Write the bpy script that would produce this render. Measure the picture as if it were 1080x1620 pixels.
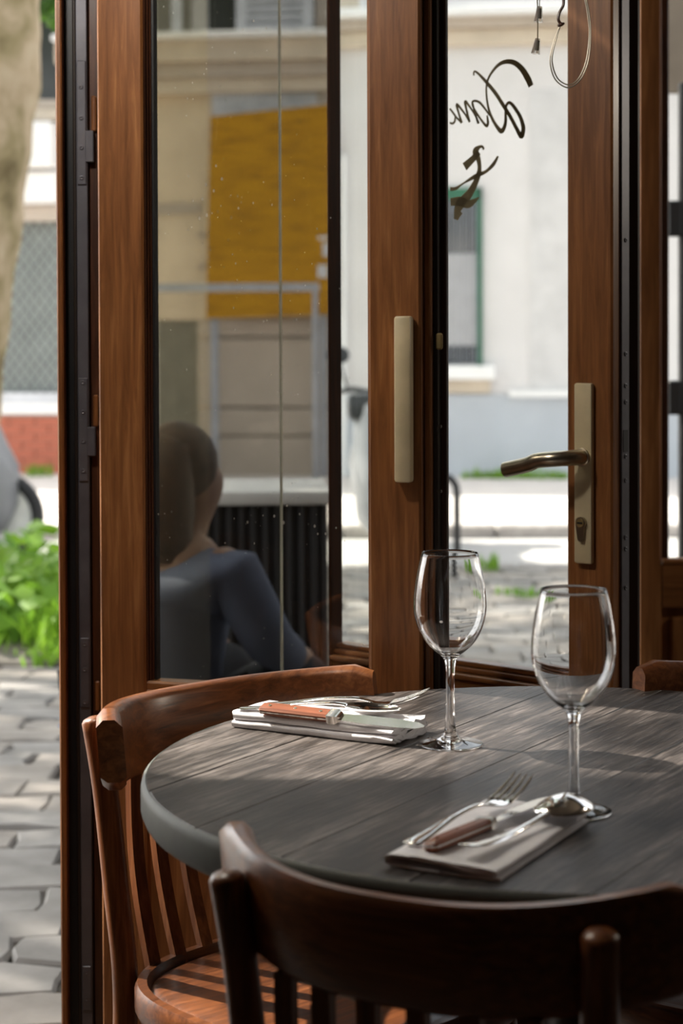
import bpy, bmesh, math, random
from mathutils import Vector, Matrix, noise
random.seed(7)
scene = bpy.context.scene
for o in list(bpy.data.objects): bpy.data.objects.remove(o)
COL = scene.collection
PI = math.pi

# ------------------------------------------------------------------ camera
CAM_H = 1.226; F = 3000.0; PITCH = math.radians(1.25); ROLL = -0.0033
cam_d = bpy.data.cameras.new('camera'); cam = bpy.data.objects.new('camera', cam_d); COL.objects.link(cam)
ROT = Matrix.Rotation(PI/2 - PITCH, 3, 'X') @ Matrix.Rotation(ROLL, 3, 'Z')
cam.matrix_world = Matrix.Translation((0, 0, CAM_H)) @ ROT.to_4x4()
cam_d.sensor_fit = 'VERTICAL'; cam_d.sensor_height = 36.0; cam_d.sensor_width = 24.0
cam_d.lens = F / 1620 * 36
PPY = 518 + F * math.tan(PITCH)                  # row of the principal point
cam_d.shift_y = -(810 - PPY) / 1620
cam_d.dof.use_dof = True; cam_d.dof.focus_distance = 2.36; cam_d.dof.aperture_fstop = 5.6
cam_d.clip_start = 0.05; cam_d.clip_end = 200
scene.camera = cam
# ------------------------------------------------------------------ world, sun, exposure
vs = scene.view_settings
scene.display_settings.display_device = 'sRGB'
vs.view_transform = 'Standard'; vs.look = 'None'; vs.gamma = 1.0; vs.use_curve_mapping = False
vs.exposure = 0.58
SUN_EL = math.radians(43); SUN_AZ = Vector((-0.89, 0.456, 0)).normalized()
world = bpy.data.worlds.new('sky'); scene.world = world; world.use_nodes = True
wn = world.node_tree.nodes; wl = world.node_tree.links
sky = wn.new('ShaderNodeTexSky'); sky.sky_type = 'NISHITA'; sky.sun_disc = False
sky.sun_elevation = SUN_EL; sky.sun_rotation = math.atan2(SUN_AZ.x, SUN_AZ.y)
sky.air_density = 1.0; sky.dust_density = 2.5; sky.ozone_density = 1.0
hsv = wn.new('ShaderNodeHueSaturation'); hsv.inputs['Saturation'].default_value = 0.22
wl.new(sky.outputs[0], hsv.inputs['Color']); wl.new(hsv.outputs[0], wn['Background'].inputs['Color'])
wn['Background'].inputs['Strength'].default_value = 0.34
sd = bpy.data.lights.new('sun', 'SUN'); sun = bpy.data.objects.new('sun', sd); COL.objects.link(sun)
sd.energy = 8.0; sd.angle = math.radians(0.6); sd.color = (1, 0.93, 0.82)
sdir = Vector((SUN_AZ.x*math.cos(SUN_EL), SUN_AZ.y*math.cos(SUN_EL), math.sin(SUN_EL)))
sun.rotation_euler = sdir.to_track_quat('Z', 'Y').to_euler(); sun.location = (-6, 6, 9)

# ------------------------------------------------------------------ pixel helpers
def ray(px, py):
    v = Vector(((px - 540)/F, -(py - PPY)/F, -1)); return ROT @ v
def W(px, py, d):
    r = ray(px, py); t = d / r.y; return Vector((r.x*t, d, CAM_H + r.z*t))
def Wz(px, py, z):
    r = ray(px, py); t = (z - CAM_H)/r.z; return Vector((r.x*t, r.y*t, z))
def project(p):
    v = ROT.inverted() @ (Vector(p) - Vector((0, 0, CAM_H)))
    return (540 + F*v.x/-v.z, PPY - F*v.y/-v.z)

# ------------------------------------------------------------------ materials
MATS = {}
def newmat(name):
    m = bpy.data.materials.new(name); m.use_nodes = True; MATS[name] = m
    nt = m.node_tree; return m, nt, nt.nodes['Principled BSDF']
def texco(nt, scale=(1, 1, 1), kind='Object'):
    tc = nt.nodes.new('ShaderNodeTexCoord'); mp = nt.nodes.new('ShaderNodeMapping')
    mp.inputs['Scale'].default_value = scale
    nt.links.new(tc.outputs[kind], mp.inputs['Vector']); return mp.outputs[0]
def noise_n(nt, vec, scale, detail=4, rough=0.55, dist=0.0):
    n = nt.nodes.new('ShaderNodeTexNoise'); n.inputs['Scale'].default_value = scale
    n.inputs['Detail'].default_value = detail; n.inputs['Roughness'].default_value = rough
    n.inputs['Distortion'].default_value = dist
    nt.links.new(vec, n.inputs['Vector']); return n.outputs['Fac']
def ramp(nt, fac, stops):
    r = nt.nodes.new('ShaderNodeValToRGB'); e = r.color_ramp.elements
    while len(e) < len(stops): e.new(0.5)
    for i, (p, c) in enumerate(stops): e[i].position = p; e[i].color = (*c, 1) if len(c) == 3 else c
    nt.links.new(fac, r.inputs['Fac']); return r.outputs['Color']
def bump(nt, b, height, strength=0.2, dist=0.002):
    n = nt.nodes.new('ShaderNodeBump'); n.inputs['Strength'].default_value = strength
    n.inputs['Distance'].default_value = dist
    nt.links.new(height, n.inputs['Height']); nt.links.new(n.outputs[0], b.inputs['Normal'])
def wood(name, stops, axis='z', rough=0.38, grain=30, coat=0.15, bstr=0.15, big=3.0):
    m, nt, b = newmat(name)
    s = {'x': (0.06, 1, 1), 'y': (1, 0.06, 1), 'z': (1, 1, 0.06)}[axis]
    v = texco(nt, s)
    f1 = noise_n(nt, v, grain, 6, 0.65, 0.6); f2 = noise_n(nt, texco(nt, tuple(0.3 + 0.7*q for q in s)), big, 3)
    mx = nt.nodes.new('ShaderNodeMath'); mx.operation = 'MULTIPLY_ADD'
    mx.inputs[1].default_value = 0.55; nt.links.new(f1, mx.inputs[0])
    m2 = nt.nodes.new('ShaderNodeMath'); m2.operation = 'MULTIPLY'; m2.inputs[1].default_value = 0.45
    nt.links.new(f2, m2.inputs[0]); nt.links.new(m2.outputs[0], mx.inputs[2])
    nt.links.new(ramp(nt, mx.outputs[0], [((p_ - 0.5)*0.62 + 0.5, c_) for p_, c_ in stops]), b.inputs['Base Color'])
    rr = nt.nodes.new('ShaderNodeMapRange'); rr.inputs['To Min'].default_value = rough - 0.08; rr.inputs['To Max'].default_value = rough + 0.12
    nt.links.new(f1, rr.inputs['Value']); nt.links.new(rr.outputs[0], b.inputs['Roughness'])
    b.inputs['Coat Weight'].default_value = coat; b.inputs['Coat Roughness'].default_value = 0.25
    bump(nt, b, f1, bstr, 0.0015); return m
def plain(name, col, rough=0.6, metal=0.0, var=0.12, scale=8, bstr=0.0, coat=0.0):
    m, nt, b = newmat(name)
    f = noise_n(nt, texco(nt), scale, 5)
    d = tuple(max(0, c*(1 - var)) for c in col); l = tuple(min(1, c*(1 + var)) for c in col)
    nt.links.new(ramp(nt, f, [(0.3, d), (0.7, l)]), b.inputs['Base Color'])
    b.inputs['Roughness'].default_value = rough; b.inputs['Metallic'].default_value = metal
    b.inputs['Coat Weight'].default_value = coat
    if bstr: bump(nt, b, f, bstr, 0.004)
    return m
def pane_mat(name, tint, gloss=1.0, dust=0.0, haze=0.0):
    """thin window glass: transparent + fresnel mirror (+ dust specks, + painted pale haze)"""
    m, nt, b = newmat(name); nt.nodes.remove(b); L = nt.links
    tr = nt.nodes.new('ShaderNodeBsdfTransparent'); tr.inputs['Color'].default_value = (*tint, 1)
    gl = nt.nodes.new('ShaderNodeBsdfGlossy'); gl.inputs['Roughness'].default_value = 0.0
    fr = nt.nodes.new('ShaderNodeFresnel'); ge = nt.nodes.new('ShaderNodeNewGeometry'); io = nt.nodes.new('ShaderNodeMapRange')
    io.inputs['To Min'].default_value = 1.45; io.inputs['To Max'].default_value = 1/1.45      # thin pane: rays are not bent, so both faces reflect alike
    L.new(ge.outputs['Backfacing'], io.inputs['Value']); L.new(io.outputs[0], fr.inputs['IOR'])
    mu = nt.nodes.new('ShaderNodeMath'); mu.operation = 'MULTIPLY'; mu.inputs[1].default_value = gloss
    L.new(fr.outputs[0], mu.inputs[0])
    mix = nt.nodes.new('ShaderNodeMixShader'); L.new(mu.outputs[0], mix.inputs[0]); L.new(tr.outputs[0], mix.inputs[1]); L.new(gl.outputs[0], mix.inputs[2])
    out = mix.outputs[0]
    if dust or haze:
        df = nt.nodes.new('ShaderNodeBsdfDiffuse'); df.inputs['Color'].default_value = (0.75, 0.7, 0.62, 1)
        tl = nt.nodes.new('ShaderNodeBsdfTranslucent'); tl.inputs['Color'].default_value = (0.75, 0.7, 0.62, 1)
        dm = nt.nodes.new('ShaderNodeMixShader'); dm.inputs[0].default_value = 0.5; L.new(df.outputs[0], dm.inputs[1]); L.new(tl.outputs[0], dm.inputs[2])
        vo = nt.nodes.new('ShaderNodeTexVoronoi'); vo.inputs['Scale'].default_value = 70; L.new(texco(nt, (1, 1, 0.7)), vo.inputs['Vector'])
        cl = noise_n(nt, texco(nt), 9, 3)
        thr = nt.nodes.new('ShaderNodeMapRange'); thr.inputs['From Min'].default_value = 0.45; thr.inputs['From Max'].default_value = 0.75
        thr.inputs['To Min'].default_value = 0.0; thr.inputs['To Max'].default_value = 0.16; L.new(cl, thr.inputs['Value'])
        lt = nt.nodes.new('ShaderNodeMath'); lt.operation = 'LESS_THAN'; L.new(vo.outputs['Distance'], lt.inputs[0]); L.new(thr.outputs[0], lt.inputs[1])
        ma = nt.nodes.new('ShaderNodeMath'); ma.operation = 'MULTIPLY_ADD'; ma.inputs[1].default_value = dust; ma.inputs[2].default_value = haze; L.new(lt.outputs[0], ma.inputs[0])
        m3 = nt.nodes.new('ShaderNodeMixShader'); L.new(ma.outputs[0], m3.inputs[0]); L.new(out, m3.inputs[1]); L.new(dm.outputs[0], m3.inputs[2]); out = m3.outputs[0]
    L.new(out, nt.nodes['Material Output'].inputs['Surface']); return m

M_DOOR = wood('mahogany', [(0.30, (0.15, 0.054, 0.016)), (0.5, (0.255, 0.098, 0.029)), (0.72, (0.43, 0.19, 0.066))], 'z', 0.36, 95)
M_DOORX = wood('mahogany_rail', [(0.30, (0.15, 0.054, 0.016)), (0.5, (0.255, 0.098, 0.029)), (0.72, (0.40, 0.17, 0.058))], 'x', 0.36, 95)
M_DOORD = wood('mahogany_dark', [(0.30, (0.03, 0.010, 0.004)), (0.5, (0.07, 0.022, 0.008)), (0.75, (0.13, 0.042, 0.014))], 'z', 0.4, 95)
M_BLACKWOOD = wood('blackened_wood', [(0.3, (0.010, 0.007, 0.005)), (0.75, (0.03, 0.018, 0.012))], 'z', 0.5, 30, 0.05)
M_CHAIR = wood('chair_wood', [(0.28, (0.06, 0.018, 0.006)), (0.5, (0.17, 0.052, 0.014)), (0.75, (0.30, 0.11, 0.034))], 'z', 0.32, 120, 0.3)
M_CHAIRX = wood('chair_wood_bent', [(0.28, (0.06, 0.018, 0.006)), (0.5, (0.17, 0.052, 0.014)), (0.75, (0.30, 0.11, 0.034))], 'x', 0.32, 120, 0.3)
M_TABLE = wood('table_wood', [(0.30, (0.010, 0.008, 0.007)), (0.5, (0.046, 0.038, 0.034)), (0.72, (0.18, 0.155, 0.142))], 'y', 0.40, 210, 0.0, 0.8, 14)
M_TABLE.node_tree.nodes['Principled BSDF'].inputs['Specular IOR Level'].default_value = 0.32
M_TEDGE = plain('table_edge', (0.075, 0.08, 0.068), 0.55, 0, 0.25, 14, 0.15)
M_KNIFE = wood('knife_wood', [(0.3, (0.15, 0.036, 0.012)), (0.7, (0.34, 0.105, 0.042))], 'x', 0.4, 90, 0.1)
M_CREAM = plain('cream_enamel', (0.62, 0.52, 0.33), 0.38, 0, 0.10, 22, 0.03, 0.2)
M_BRASSW = plain('worn_brass', (0.55, 0.42, 0.20), 0.35, 0.8, 0.2, 30)
M_NICKEL = plain('worn_nickel', (0.50, 0.44, 0.34), 0.28, 1.0, 0.15, 30)
M_STEEL = plain('polished_steel', (0.82, 0.80, 0.77), 0.11, 1.0, 0.04, 20)
M_STRIP = plain('dark_metal_strip', (0.12, 0.12, 0.14), 0.42, 0.3, 0.2, 20)
M_BLACK = plain('black_paint', (0.012, 0.012, 0.013), 0.45, 0, 0.2)
M_LINEN = plain('white_linen', (0.86, 0.84, 0.86), 0.85, 0, 0.03, 300, 0.06)
M_INK = plain('sign_lettering', (0.34, 0.285, 0.18), 0.6, 0, 0.12, 25)
M_GLASS_A = pane_mat('clear_pane_dusty', (0.96, 0.97, 0.96), 1.0, 0.5)
M_GLASS_C = pane_mat('clear_pane', (0.97, 0.98, 0.97), 1.0)
M_GLASS_B = pane_mat('tinted_pane', (0.65, 0.64, 0.62), 0.7, 0.25, 0.0)  # tint darkens whatever is seen through the pane
M_GLASS_B2 = pane_mat('tinted_pane_hazy', (0.70, 0.68, 0.62), 0.7, 0.2, 0.05)  # pale haze over the left part is mixed into the pane colour
M_PEDGE = plain('glass_edge', (0.92, 0.88, 0.78), 0.3)
m, nt, b = newmat('crystal'); b.inputs['Transmission Weight'].default_value = 1; b.inputs['Roughness'].default_value = 0.0
b.inputs['IOR'].default_value = 1.47; b.inputs['Base Color'].default_value = (1, 1, 1, 1); M_CRYSTAL = m
m, nt, b = newmat('clear_plastic'); b.inputs['Transmission Weight'].default_value = 0.8; b.inputs['Roughness'].default_value = 0.15
b.inputs['IOR'].default_value = 1.3; b.inputs['Base Color'].default_value = (0.8, 0.76, 0.7, 1); M_PLASTIC = m
M_STONE = plain('paving_stone', (0.23, 0.215, 0.20), 0.75, 0, 0.3, 5, 0.4)
M_STONE2 = plain('paving_stone_warm', (0.26, 0.232, 0.205), 0.75, 0, 0.3, 5, 0.4)
M_SOIL = plain('joint_soil', (0.12, 0.107, 0.092), 0.95, 0, 0.3, 10)
M_ROAD = plain('pale_road', (0.50, 0.48, 0.465), 0.9, 0, 0.08, 3)
M_SIDE = plain('sidewalk_concrete', (0.66, 0.61, 0.575), 0.9, 0, 0.07, 3)
M_KERB = plain('granite_kerb', (0.36, 0.33, 0.31), 0.85, 0, 0.2, 12)
M_WALLW = plain('white_render', (0.69, 0.665, 0.65), 0.9, 0, 0.05, 2, 0.1)
M_WALLG = plain('weathered_render', (0.62, 0.605, 0.595), 0.9, 0, 0.10, 5, 0.2)
M_PLINTH = plain('grey_blue_render', (0.50, 0.53, 0.57), 0.9, 0, 0.06, 2)
M_TAN = plain('tan_stone', (0.62, 0.53, 0.42), 0.85, 0, 0.1, 4)
M_BEIGE = plain('beige_stone', (0.72, 0.60, 0.45), 0.85, 0, 0.1, 3)
M_TAUPE = plain('taupe_stone', (0.50, 0.43, 0.36), 0.85, 0, 0.08, 3)
M_BRICK = plain('red_brick', (0.46, 0.14, 0.085), 0.85, 0, 0.15, 9, 0.1)
M_MORTAR = plain('mortar', (0.42, 0.26, 0.20), 0.95, 0, 0.1)
M_GREENP = plain('green_paint', (0.03, 0.13, 0.075), 0.5)
M_GREYW = plain('grey_curtain', (0.42, 0.43, 0.43), 0.9, 0, 0.25, 3)
M_WHITE = plain('white_paint', (0.86, 0.85, 0.83), 0.6, 0, 0.03)
M_SHUT = plain('pale_grey_shutter', (0.62, 0.63, 0.66), 0.6)
M_DARKWIN = plain('dark_window', (0.03, 0.033, 0.03), 0.12)
M_OLIVE = plain('olive_grey_door', (0.20, 0.19, 0.15), 0.7)
M_MESH = plain('grille_metal', (0.20, 0.20, 0.20), 0.5, 0.4)
M_MESHBACK = plain('pale_green_glass', (0.42, 0.48, 0.45), 0.4)
M_GREYM = plain('galvanised_rail', (0.36, 0.38, 0.43), 0.4, 0.5)
M_COVER = plain('grey_tarpaulin', (0.27, 0.27, 0.28), 0.5, 0, 0.12, 6, 0.2)
M_RUBBER = plain('tyre_rubber', (0.022, 0.022, 0.023), 0.7)
M_RIM = plain('white_rim', (0.75, 0.75, 0.75), 0.35, 0.2)
M_DKPLA = plain('dark_plastic', (0.05, 0.052, 0.055), 0.45)
M_GRNPLA = plain('green_plastic', (0.05, 0.42, 0.17), 0.45)
M_SKIRT = plain('black_pleated_cloth', (0.045, 0.043, 0.045), 0.85)
M_SHIRT = plain('blue_shirt', (0.14, 0.165, 0.24), 0.85)
M_SKIN = plain('skin', (0.36, 0.21, 0.14), 0.55, 0, 0.05)
M_HAIR = plain('brown_hair', (0.085, 0.048, 0.024), 0.6, 0, 0.3, 40)
M_TROUS = plain('dark_trousers', (0.03, 0.032, 0.04), 0.85)
M_FLOOR = wood('floor_wood', [(0.3, (0.05, 0.03, 0.018)), (0.7, (0.12, 0.075, 0.045))], 'y', 0.5, 18, 0.05)
M_PLASTER = plain('dark_plaster', (0.09, 0.07, 0.053), 0.9, 0, 0.08)
M_CEIL = plain('ceiling_paint', (0.20, 0.165, 0.13), 0.9, 0, 0.05)
M_AWN = plain('taupe_canvas', (0.30, 0.24, 0.18), 0.9)
def backlit(m_, amount):
    nt = m_.node_tree; b = nt.nodes['Principled BSDF']; tl = nt.nodes.new('ShaderNodeBsdfTranslucent'); mx = nt.nodes.new('ShaderNodeMixShader'); mx.inputs[0].default_value = amount
    nt.links.new(b.inputs['Base Color'].links[0].from_socket, tl.inputs['Color']); nt.links.new(b.outputs[0], mx.inputs[1]); nt.links.new(tl.outputs[0], mx.inputs[2]); nt.links.new(mx.outputs[0], nt.nodes['Material Output'].inputs['Surface'])
backlit(M_INK, 0.7); backlit(M_PEDGE, 0.85)
# yellow hoarding with rows of illegible printed lines
m, nt, b = newmat('yellow_board'); v = texco(nt)
f = noise_n(nt, texco(nt, (0.9, 1, 9)), 3.2, 4, 0.7)
nt.links.new(ramp(nt, f, [(0.34, (0.25, 0.115, 0.002)), (0.46, (0.43, 0.205, 0.002)), (0.6, (0.50, 0.25, 0.003))]), b.inputs['Base Color']); b.inputs['Roughness'].default_value = 0.8; M_YELLOW = m
# leaves: green, some light passing through
def leafmat(name, c1, c2):
    m, nt, b = newmat(name)
    oi = noise_n(nt, texco(nt), 3.0, 3)
    c = ramp(nt, oi, [(0.3, c1), (0.7, c2)]); nt.links.new(c, b.inputs['Base Color']); b.inputs['Roughness'].default_value = 0.5
    tl = nt.nodes.new('ShaderNodeBsdfTranslucent'); nt.links.new(c, tl.inputs['Color'])
    mx = nt.nodes.new('ShaderNodeMixShader'); mx.inputs[0].default_value = 0.45
    nt.links.new(b.outputs[0], mx.inputs[1]); nt.links.new(tl.outputs[0], mx.inputs[2]); nt.links.new(mx.outputs[0], nt.nodes['Material Output'].inputs['Surface']); return m
M_LEAF = leafmat('tree_leaf', (0.06, 0.16, 0.02), (0.16, 0.30, 0.04))
M_GRASS = leafmat('bed_leaf', (0.11, 0.27, 0.02), (0.30, 0.50, 0.05))
m, nt, b = newmat('plane_bark')
f = noise_n(nt, texco(nt, (1, 1, 0.6)), 5, 5, 0.6, 0.4)
nt.links.new(ramp(nt, f, [(0.34, (0.17, 0.125, 0.055)), (0.44, (0.33, 0.26, 0.13)), (0.55, (0.50, 0.38, 0.24)), (0.7, (0.60, 0.50, 0.33))]), b.inputs['Base Color']); b.inputs['Roughness'].default_value = 0.9; bump(nt, b, f, 0.4, 0.01); M_BARK = m

# ------------------------------------------------------------------ mesh builder
class MB:
    def __init__(s): s.v = []; s.f = []
    def add(s, verts, faces):
        o = len(s.v); s.v += [tuple(p) for p in verts]; s.f += [tuple(i + o for i in f) for f in faces]; return s
    def box(s, x0, x1, y0, y1, z0, z1, b=0.0, seg=1):
        if x0 > x1: x0, x1 = x1, x0
        if y0 > y1: y0, y1 = y1, y0
        if z0 > z1: z0, z1 = z1, z0
        V = [(x, y, z) for x in (x0, x1) for y in (y0, y1) for z in (z0, z1)]
        Fs = [(0, 1, 3, 2), (4, 6, 7, 5), (0, 4, 5, 1), (2, 3, 7, 6), (0, 2, 6, 4), (1, 5, 7, 3)]
        if b <= 0: return s.add(V, Fs)
        b = min(b, 0.49*min(x1 - x0, y1 - y0, z1 - z0))
        bm = bmesh.new(); vv = [bm.verts.new(p) for p in V]
        for f in Fs: bm.faces.new([vv[i] for i in f])
        bmesh.ops.bevel(bm, geom=bm.edges[:], offset=b, segments=seg, affect='EDGES', profile=0.5)
        bm.verts.index_update(); s.add([v.co[:] for v in bm.verts], [[v.index for v in f.verts] for f in bm.faces]); bm.free(); return s
    def rings(s, rings, cap0=True, cap1=True, closed=True):
        n = len(rings[0]); V = [p for r in rings for p in r]; Fs = []
        for i in range(len(rings) - 1):
            for j in range(n if closed else n - 1):
                a = i*n + j; c = i*n + (j + 1) % n
                Fs.append((a, c, c + n, a + n))
        if cap0: Fs.append(tuple(range(n))[::-1])
        if cap1: Fs.append(tuple(range((len(rings) - 1)*n, len(rings)*n)))
        return s.add(V, Fs)
    def tube(s, path, rad, n=10, sx=1.0, up=None):
        path = [Vector(p) for p in path]; R = rad if hasattr(rad, '__len__') else [rad]*len(path)
        rings = []; side = None
        for i, p in enumerate(path):
            t = (path[min(i + 1, len(path) - 1)] - path[max(i - 1, 0)]).normalized()
            if side is None:
                ref = Vector(up) if up else (Vector((0, 0, 1)) if abs(t.z) < 0.9 else Vector((1, 0, 0)))
                side = t.cross(ref).normalized()
            side = (side - t*side.dot(t)).normalized(); nn = side.cross(t).normalized()
            rings.append([p + side*(R[i]*sx*math.cos(2*PI*k/n)) + nn*(R[i]*math.sin(2*PI*k/n)) for k in range(n)])
        return s.rings(rings)
    def lathe(s, prof, n=32, c=(0, 0, 0)):
        rings = [[(c[0] + r*math.cos(2*PI*k/n), c[1] + r*math.sin(2*PI*k/n), c[2] + z) for k in range(n)] for r, z in prof]
        return s.rings(rings, True, True)
    def prism(s, pts, y0, y1):       # outline in x,z ; extruded along y
        return s.rings([[(x, y0, z) for x, z in pts], [(x, y1, z) for x, z in pts]])
    def build(s, name, mat, parent=None, smooth=30, loc=None):
        me = bpy.data.meshes.new(name); me.from_pydata(s.v, [], s.f)
        bm = bmesh.new(); bm.from_mesh(me); bmesh.ops.recalc_face_normals(bm, faces=bm.faces[:]); bm.to_mesh(me); bm.free()
        if smooth:
            me.polygons.foreach_set('use_smooth', [True]*len(me.polygons)); me.set_sharp_from_angle(angle=math.radians(smooth))
        me.materials.append(mat)
        o = bpy.data.objects.new(name, me); COL.objects.link(o)
        if parent: o.parent = parent
        if loc is not None: o.location = loc
        return o
def tag(o, label=None, cat=None, group=None, kind=None):
    if label: o['label'] = label
    if cat: o['category'] = cat
    if group: o['group'] = group
    if kind: o['kind'] = kind
    return o
def empty(name, loc=(0, 0, 0), rz=0.0, label=None, cat=None, group=None, kind=None):
    o = bpy.data.objects.new(name, None); COL.objects.link(o); o.location = loc; o.rotation_euler = (0, 0, rz); o.empty_display_size = 0.1
    return tag(o, label, cat, group, kind)
def share(src, name, parent, loc=(0, 0, 0), rot=(0, 0, 0), scale=(1, 1, 1)):
    o = bpy.data.objects.new(name, src); COL.objects.link(o); o.parent = parent; o.location = loc; o.rotation_euler = rot; o.scale = scale; return o
def spline(pts, n=6):
    pts = [Vector(p) for p in pts]; out = []
    for i in range(len(pts) - 1):
        p0 = pts[max(i - 1, 0)]; p1 = pts[i]; p2 = pts[i + 1]; p3 = pts[min(i + 2, len(pts) - 1)]
        for k in range(n):
            t = k/n; out.append(0.5*((2*p1) + (p2 - p0)*t + (2*p0 - 5*p1 + 4*p2 - p3)*t*t + (3*p1 - p0 - 3*p2 + p3)*t**3))
    out.append(pts[-1]); return out
class Plane:
    """vertical plane through two points (pixel column, distance); local x along it, local y away from the room"""
    def __init__(s, pxa, da, pxb, db):
        a = W(pxa, 518, da); b = W(pxb, 518, db); s.o = Vector((a.x, a.y, 0)); d = Vector((b.x - a.x, b.y - a.y, 0)); s.L = d.length
        s.u = d.normalized(); s.v = Vector((-s.u.y, s.u.x, 0)); s.ang = math.atan2(s.u.y, s.u.x)
    def hit(s, px, py=518, off=0.0):
        r = ray(px, py); o = Vector((0, 0, CAM_H)); q = s.o + s.v*off
        t = (q - o).dot(s.v)/r.dot(s.v); p = o + r*t; return (p - s.o).dot(s.u), p.z
    def x(s, px, py=700, off=0.0): return s.hit(px, py, off)[0]
    def z(s, px, py, off=0.0): return s.hit(px, py, off)[1]
    def w(s, x, y, z): return s.o + s.u*x + s.v*y + Vector((0, 0, z))

# ------------------------------------------------------------------ the setting: room shell
def structure(name, mb, mat, label=None, smooth=0):
    return tag(mb.build(name, mat, None, smooth), label, None, None, 'structure')
structure('floor', MB().box(-1.7, 2.6, -2.4, 2.80, -0.12, 0).box(0.46, 2.6, 2.80, 4.05, -0.12, 0), M_FLOOR, 'dark wooden floor of the room under the table')
structure('ceiling', MB().box(-1.75, 2.65, -2.45, 2.82, 2.75, 2.85).box(0.40, 2.65, 2.82, 4.1, 2.75, 2.85), M_CEIL, 'ceiling of the room above the frame')
structure('wall_back', MB().box(-1.75, 2.65, -2.5, -2.4, 0, 2.75), M_PLASTER, 'wall of the room behind the viewer')
structure('wall_right', MB().box(2.6, 2.7, -2.4, 4.1, 0, 2.75), M_PLASTER, 'plaster wall on the right of the room')
structure('wall_left', MB().box(-1.8, -1.7, -2.4, 2.72, 0, 2.75), M_PLASTER, 'plaster wall on the left of the room')
structure('wall_front', MB().box(-1.8, -0.36, 2.72, 2.80, 2.40, 2.75).box(-0.36, 0.46, 2.48, 3.12, 2.40, 2.75).box(0.46, 0.62, 2.60, 4.1, 2.40, 2.75).box(0.62, 2.65, 4.0, 4.1, 2.3, 2.75), M_BLACKWOOD, 'dark wooden head above the folding doors')
structure('trim_1', MB().box(-1.8, -1.72, 2.72, 2.80, 0, 2.4), M_DOORD, 'door frame post left of the open doorway')

# fill lamps, added outside the frame to brighten the indoor woodwork
def fill_sconce(x, y, z, watt, label, sg=1):
    t = empty('fill_wall_lamp', (x, y, z), 0 if sg > 0 else PI, label, 'lamp')
    MB().lathe([(.045, -.06), (.05, -.05), (.05, .05), (.045, .06)], 24).build('back_plate', M_BRASSW, t).matrix_local = Matrix.Translation((.006, 0, 0)) @ Matrix.Diagonal((.1, 1, 1, 1))
    MB().tube([(.01, 0, 0), (.06, 0, -.02), (.11, 0, -.02), (.13, 0, .01)], .006, 8).build('lamp_arm', M_BRASSW, t)
    MB().lathe([(.085, .0), (.06, .14), (.058, .14), (.083, .0)], 32, (.13, 0, .19)).build('lamp_shade', M_CREAM, t)
    MB().lathe([(.01, 0), (.012, .03), (.022, .055), (.024, .07), (.016, .09), (.004, .097)], 20, (.13, 0, .01)).build('bulb', M_CRYSTAL, t)
    l = bpy.data.lights.new('fill_light', 'POINT'); l.energy = watt; l.color = (1, .89, .74); l.shadow_soft_size = .05
    o = bpy.data.objects.new('fill_light', l); COL.objects.link(o); o.parent = t; o.location = (.2, 0, .12)
fill_sconce(-1.70, 2.50, 2.26, 13, 'added fill lamp with cream shade, unseen on the left wall')
def pendant(x, y, z, watt, label):  # unseen lamp, added to lift the door leaves and napkins
    t = empty('fill_pendant_lamp', (x, y, z), 0, label, 'lamp')
    MB().lathe([(.02, .16), (.04, .155), (.11, .06), (.112, .055), (.108, .056), (.038, .148), (.02, .153)], 32).build('lamp_shade', M_CREAM, t)
    MB().tube([(0, 0, .16), (0, 0, 2.75 - z)], .004, 6).build('lamp_cord', M_BLACK, t)
    MB().lathe([(.01, .07), (.012, .05), (.022, .025), (.024, .01), (.016, -.01), (.004, -.017)], 20, (0, 0, .09)).build('bulb', M_CRYSTAL, t)
    l = bpy.data.lights.new('fill_light', 'POINT'); l.energy = watt; l.color = (1, .95, .88); l.shadow_soft_size = .05
    o = bpy.data.objects.new('fill_light', l); COL.objects.link(o); o.parent = t; o.location = (0, 0, .0)
pendant(-0.52, 2.10, 1.98, 11, 'added pendant fill lamp, unseen, left of the round table')
fill_sconce(2.60, 3.2, 1.70, 16, 'added fill lamp with cream shade, unseen on the right wall', -1)  # added out of view to light the bay door
# ------------------------------------------------------------------ far street
def ground_d(py): return Wz(540, py, 0).y
KERB_D = 11.1; NEAR_KERB = ground_d(893)
structure('street', MB().box(-9, 9, NEAR_KERB, KERB_D, -0.2, -0.015), M_ROAD, 'pale sunlit roadway between the two kerbs')
structure('sidewalk', MB().box(-9, 9, KERB_D + 0.15, 17, -0.2, 0.055), M_SIDE, 'pale far sidewalk in front of the building')
def kerb(name, y0, y1, z1, label):
    t = empty(name, (0, y0, 0), 0, label, None, None, 'structure')
    mb = MB().box(0.005, 0.895, 0, y1 - y0, -0.2, z1, 0.012); me = mb.build('kerb_stone', M_KERB, t, 30).data
    first = t.children[0] if t.children else None
    objs = [o for o in COL.objects if o.parent == t]; objs[0].location.x = -8.1
    for i in range(1, 18): share(me, 'kerb_stone', t, (-8.1 + 0.9*i, 0, 0))
kerb('far_kerb', KERB_D, KERB_D + 0.15, 0.06, 'granite kerb along the far sidewalk')
kerb('near_kerb', NEAR_KERB - 0.14, NEAR_KERB, 0.005, 'flat granite kerb at the edge of the paved terrace')
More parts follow.
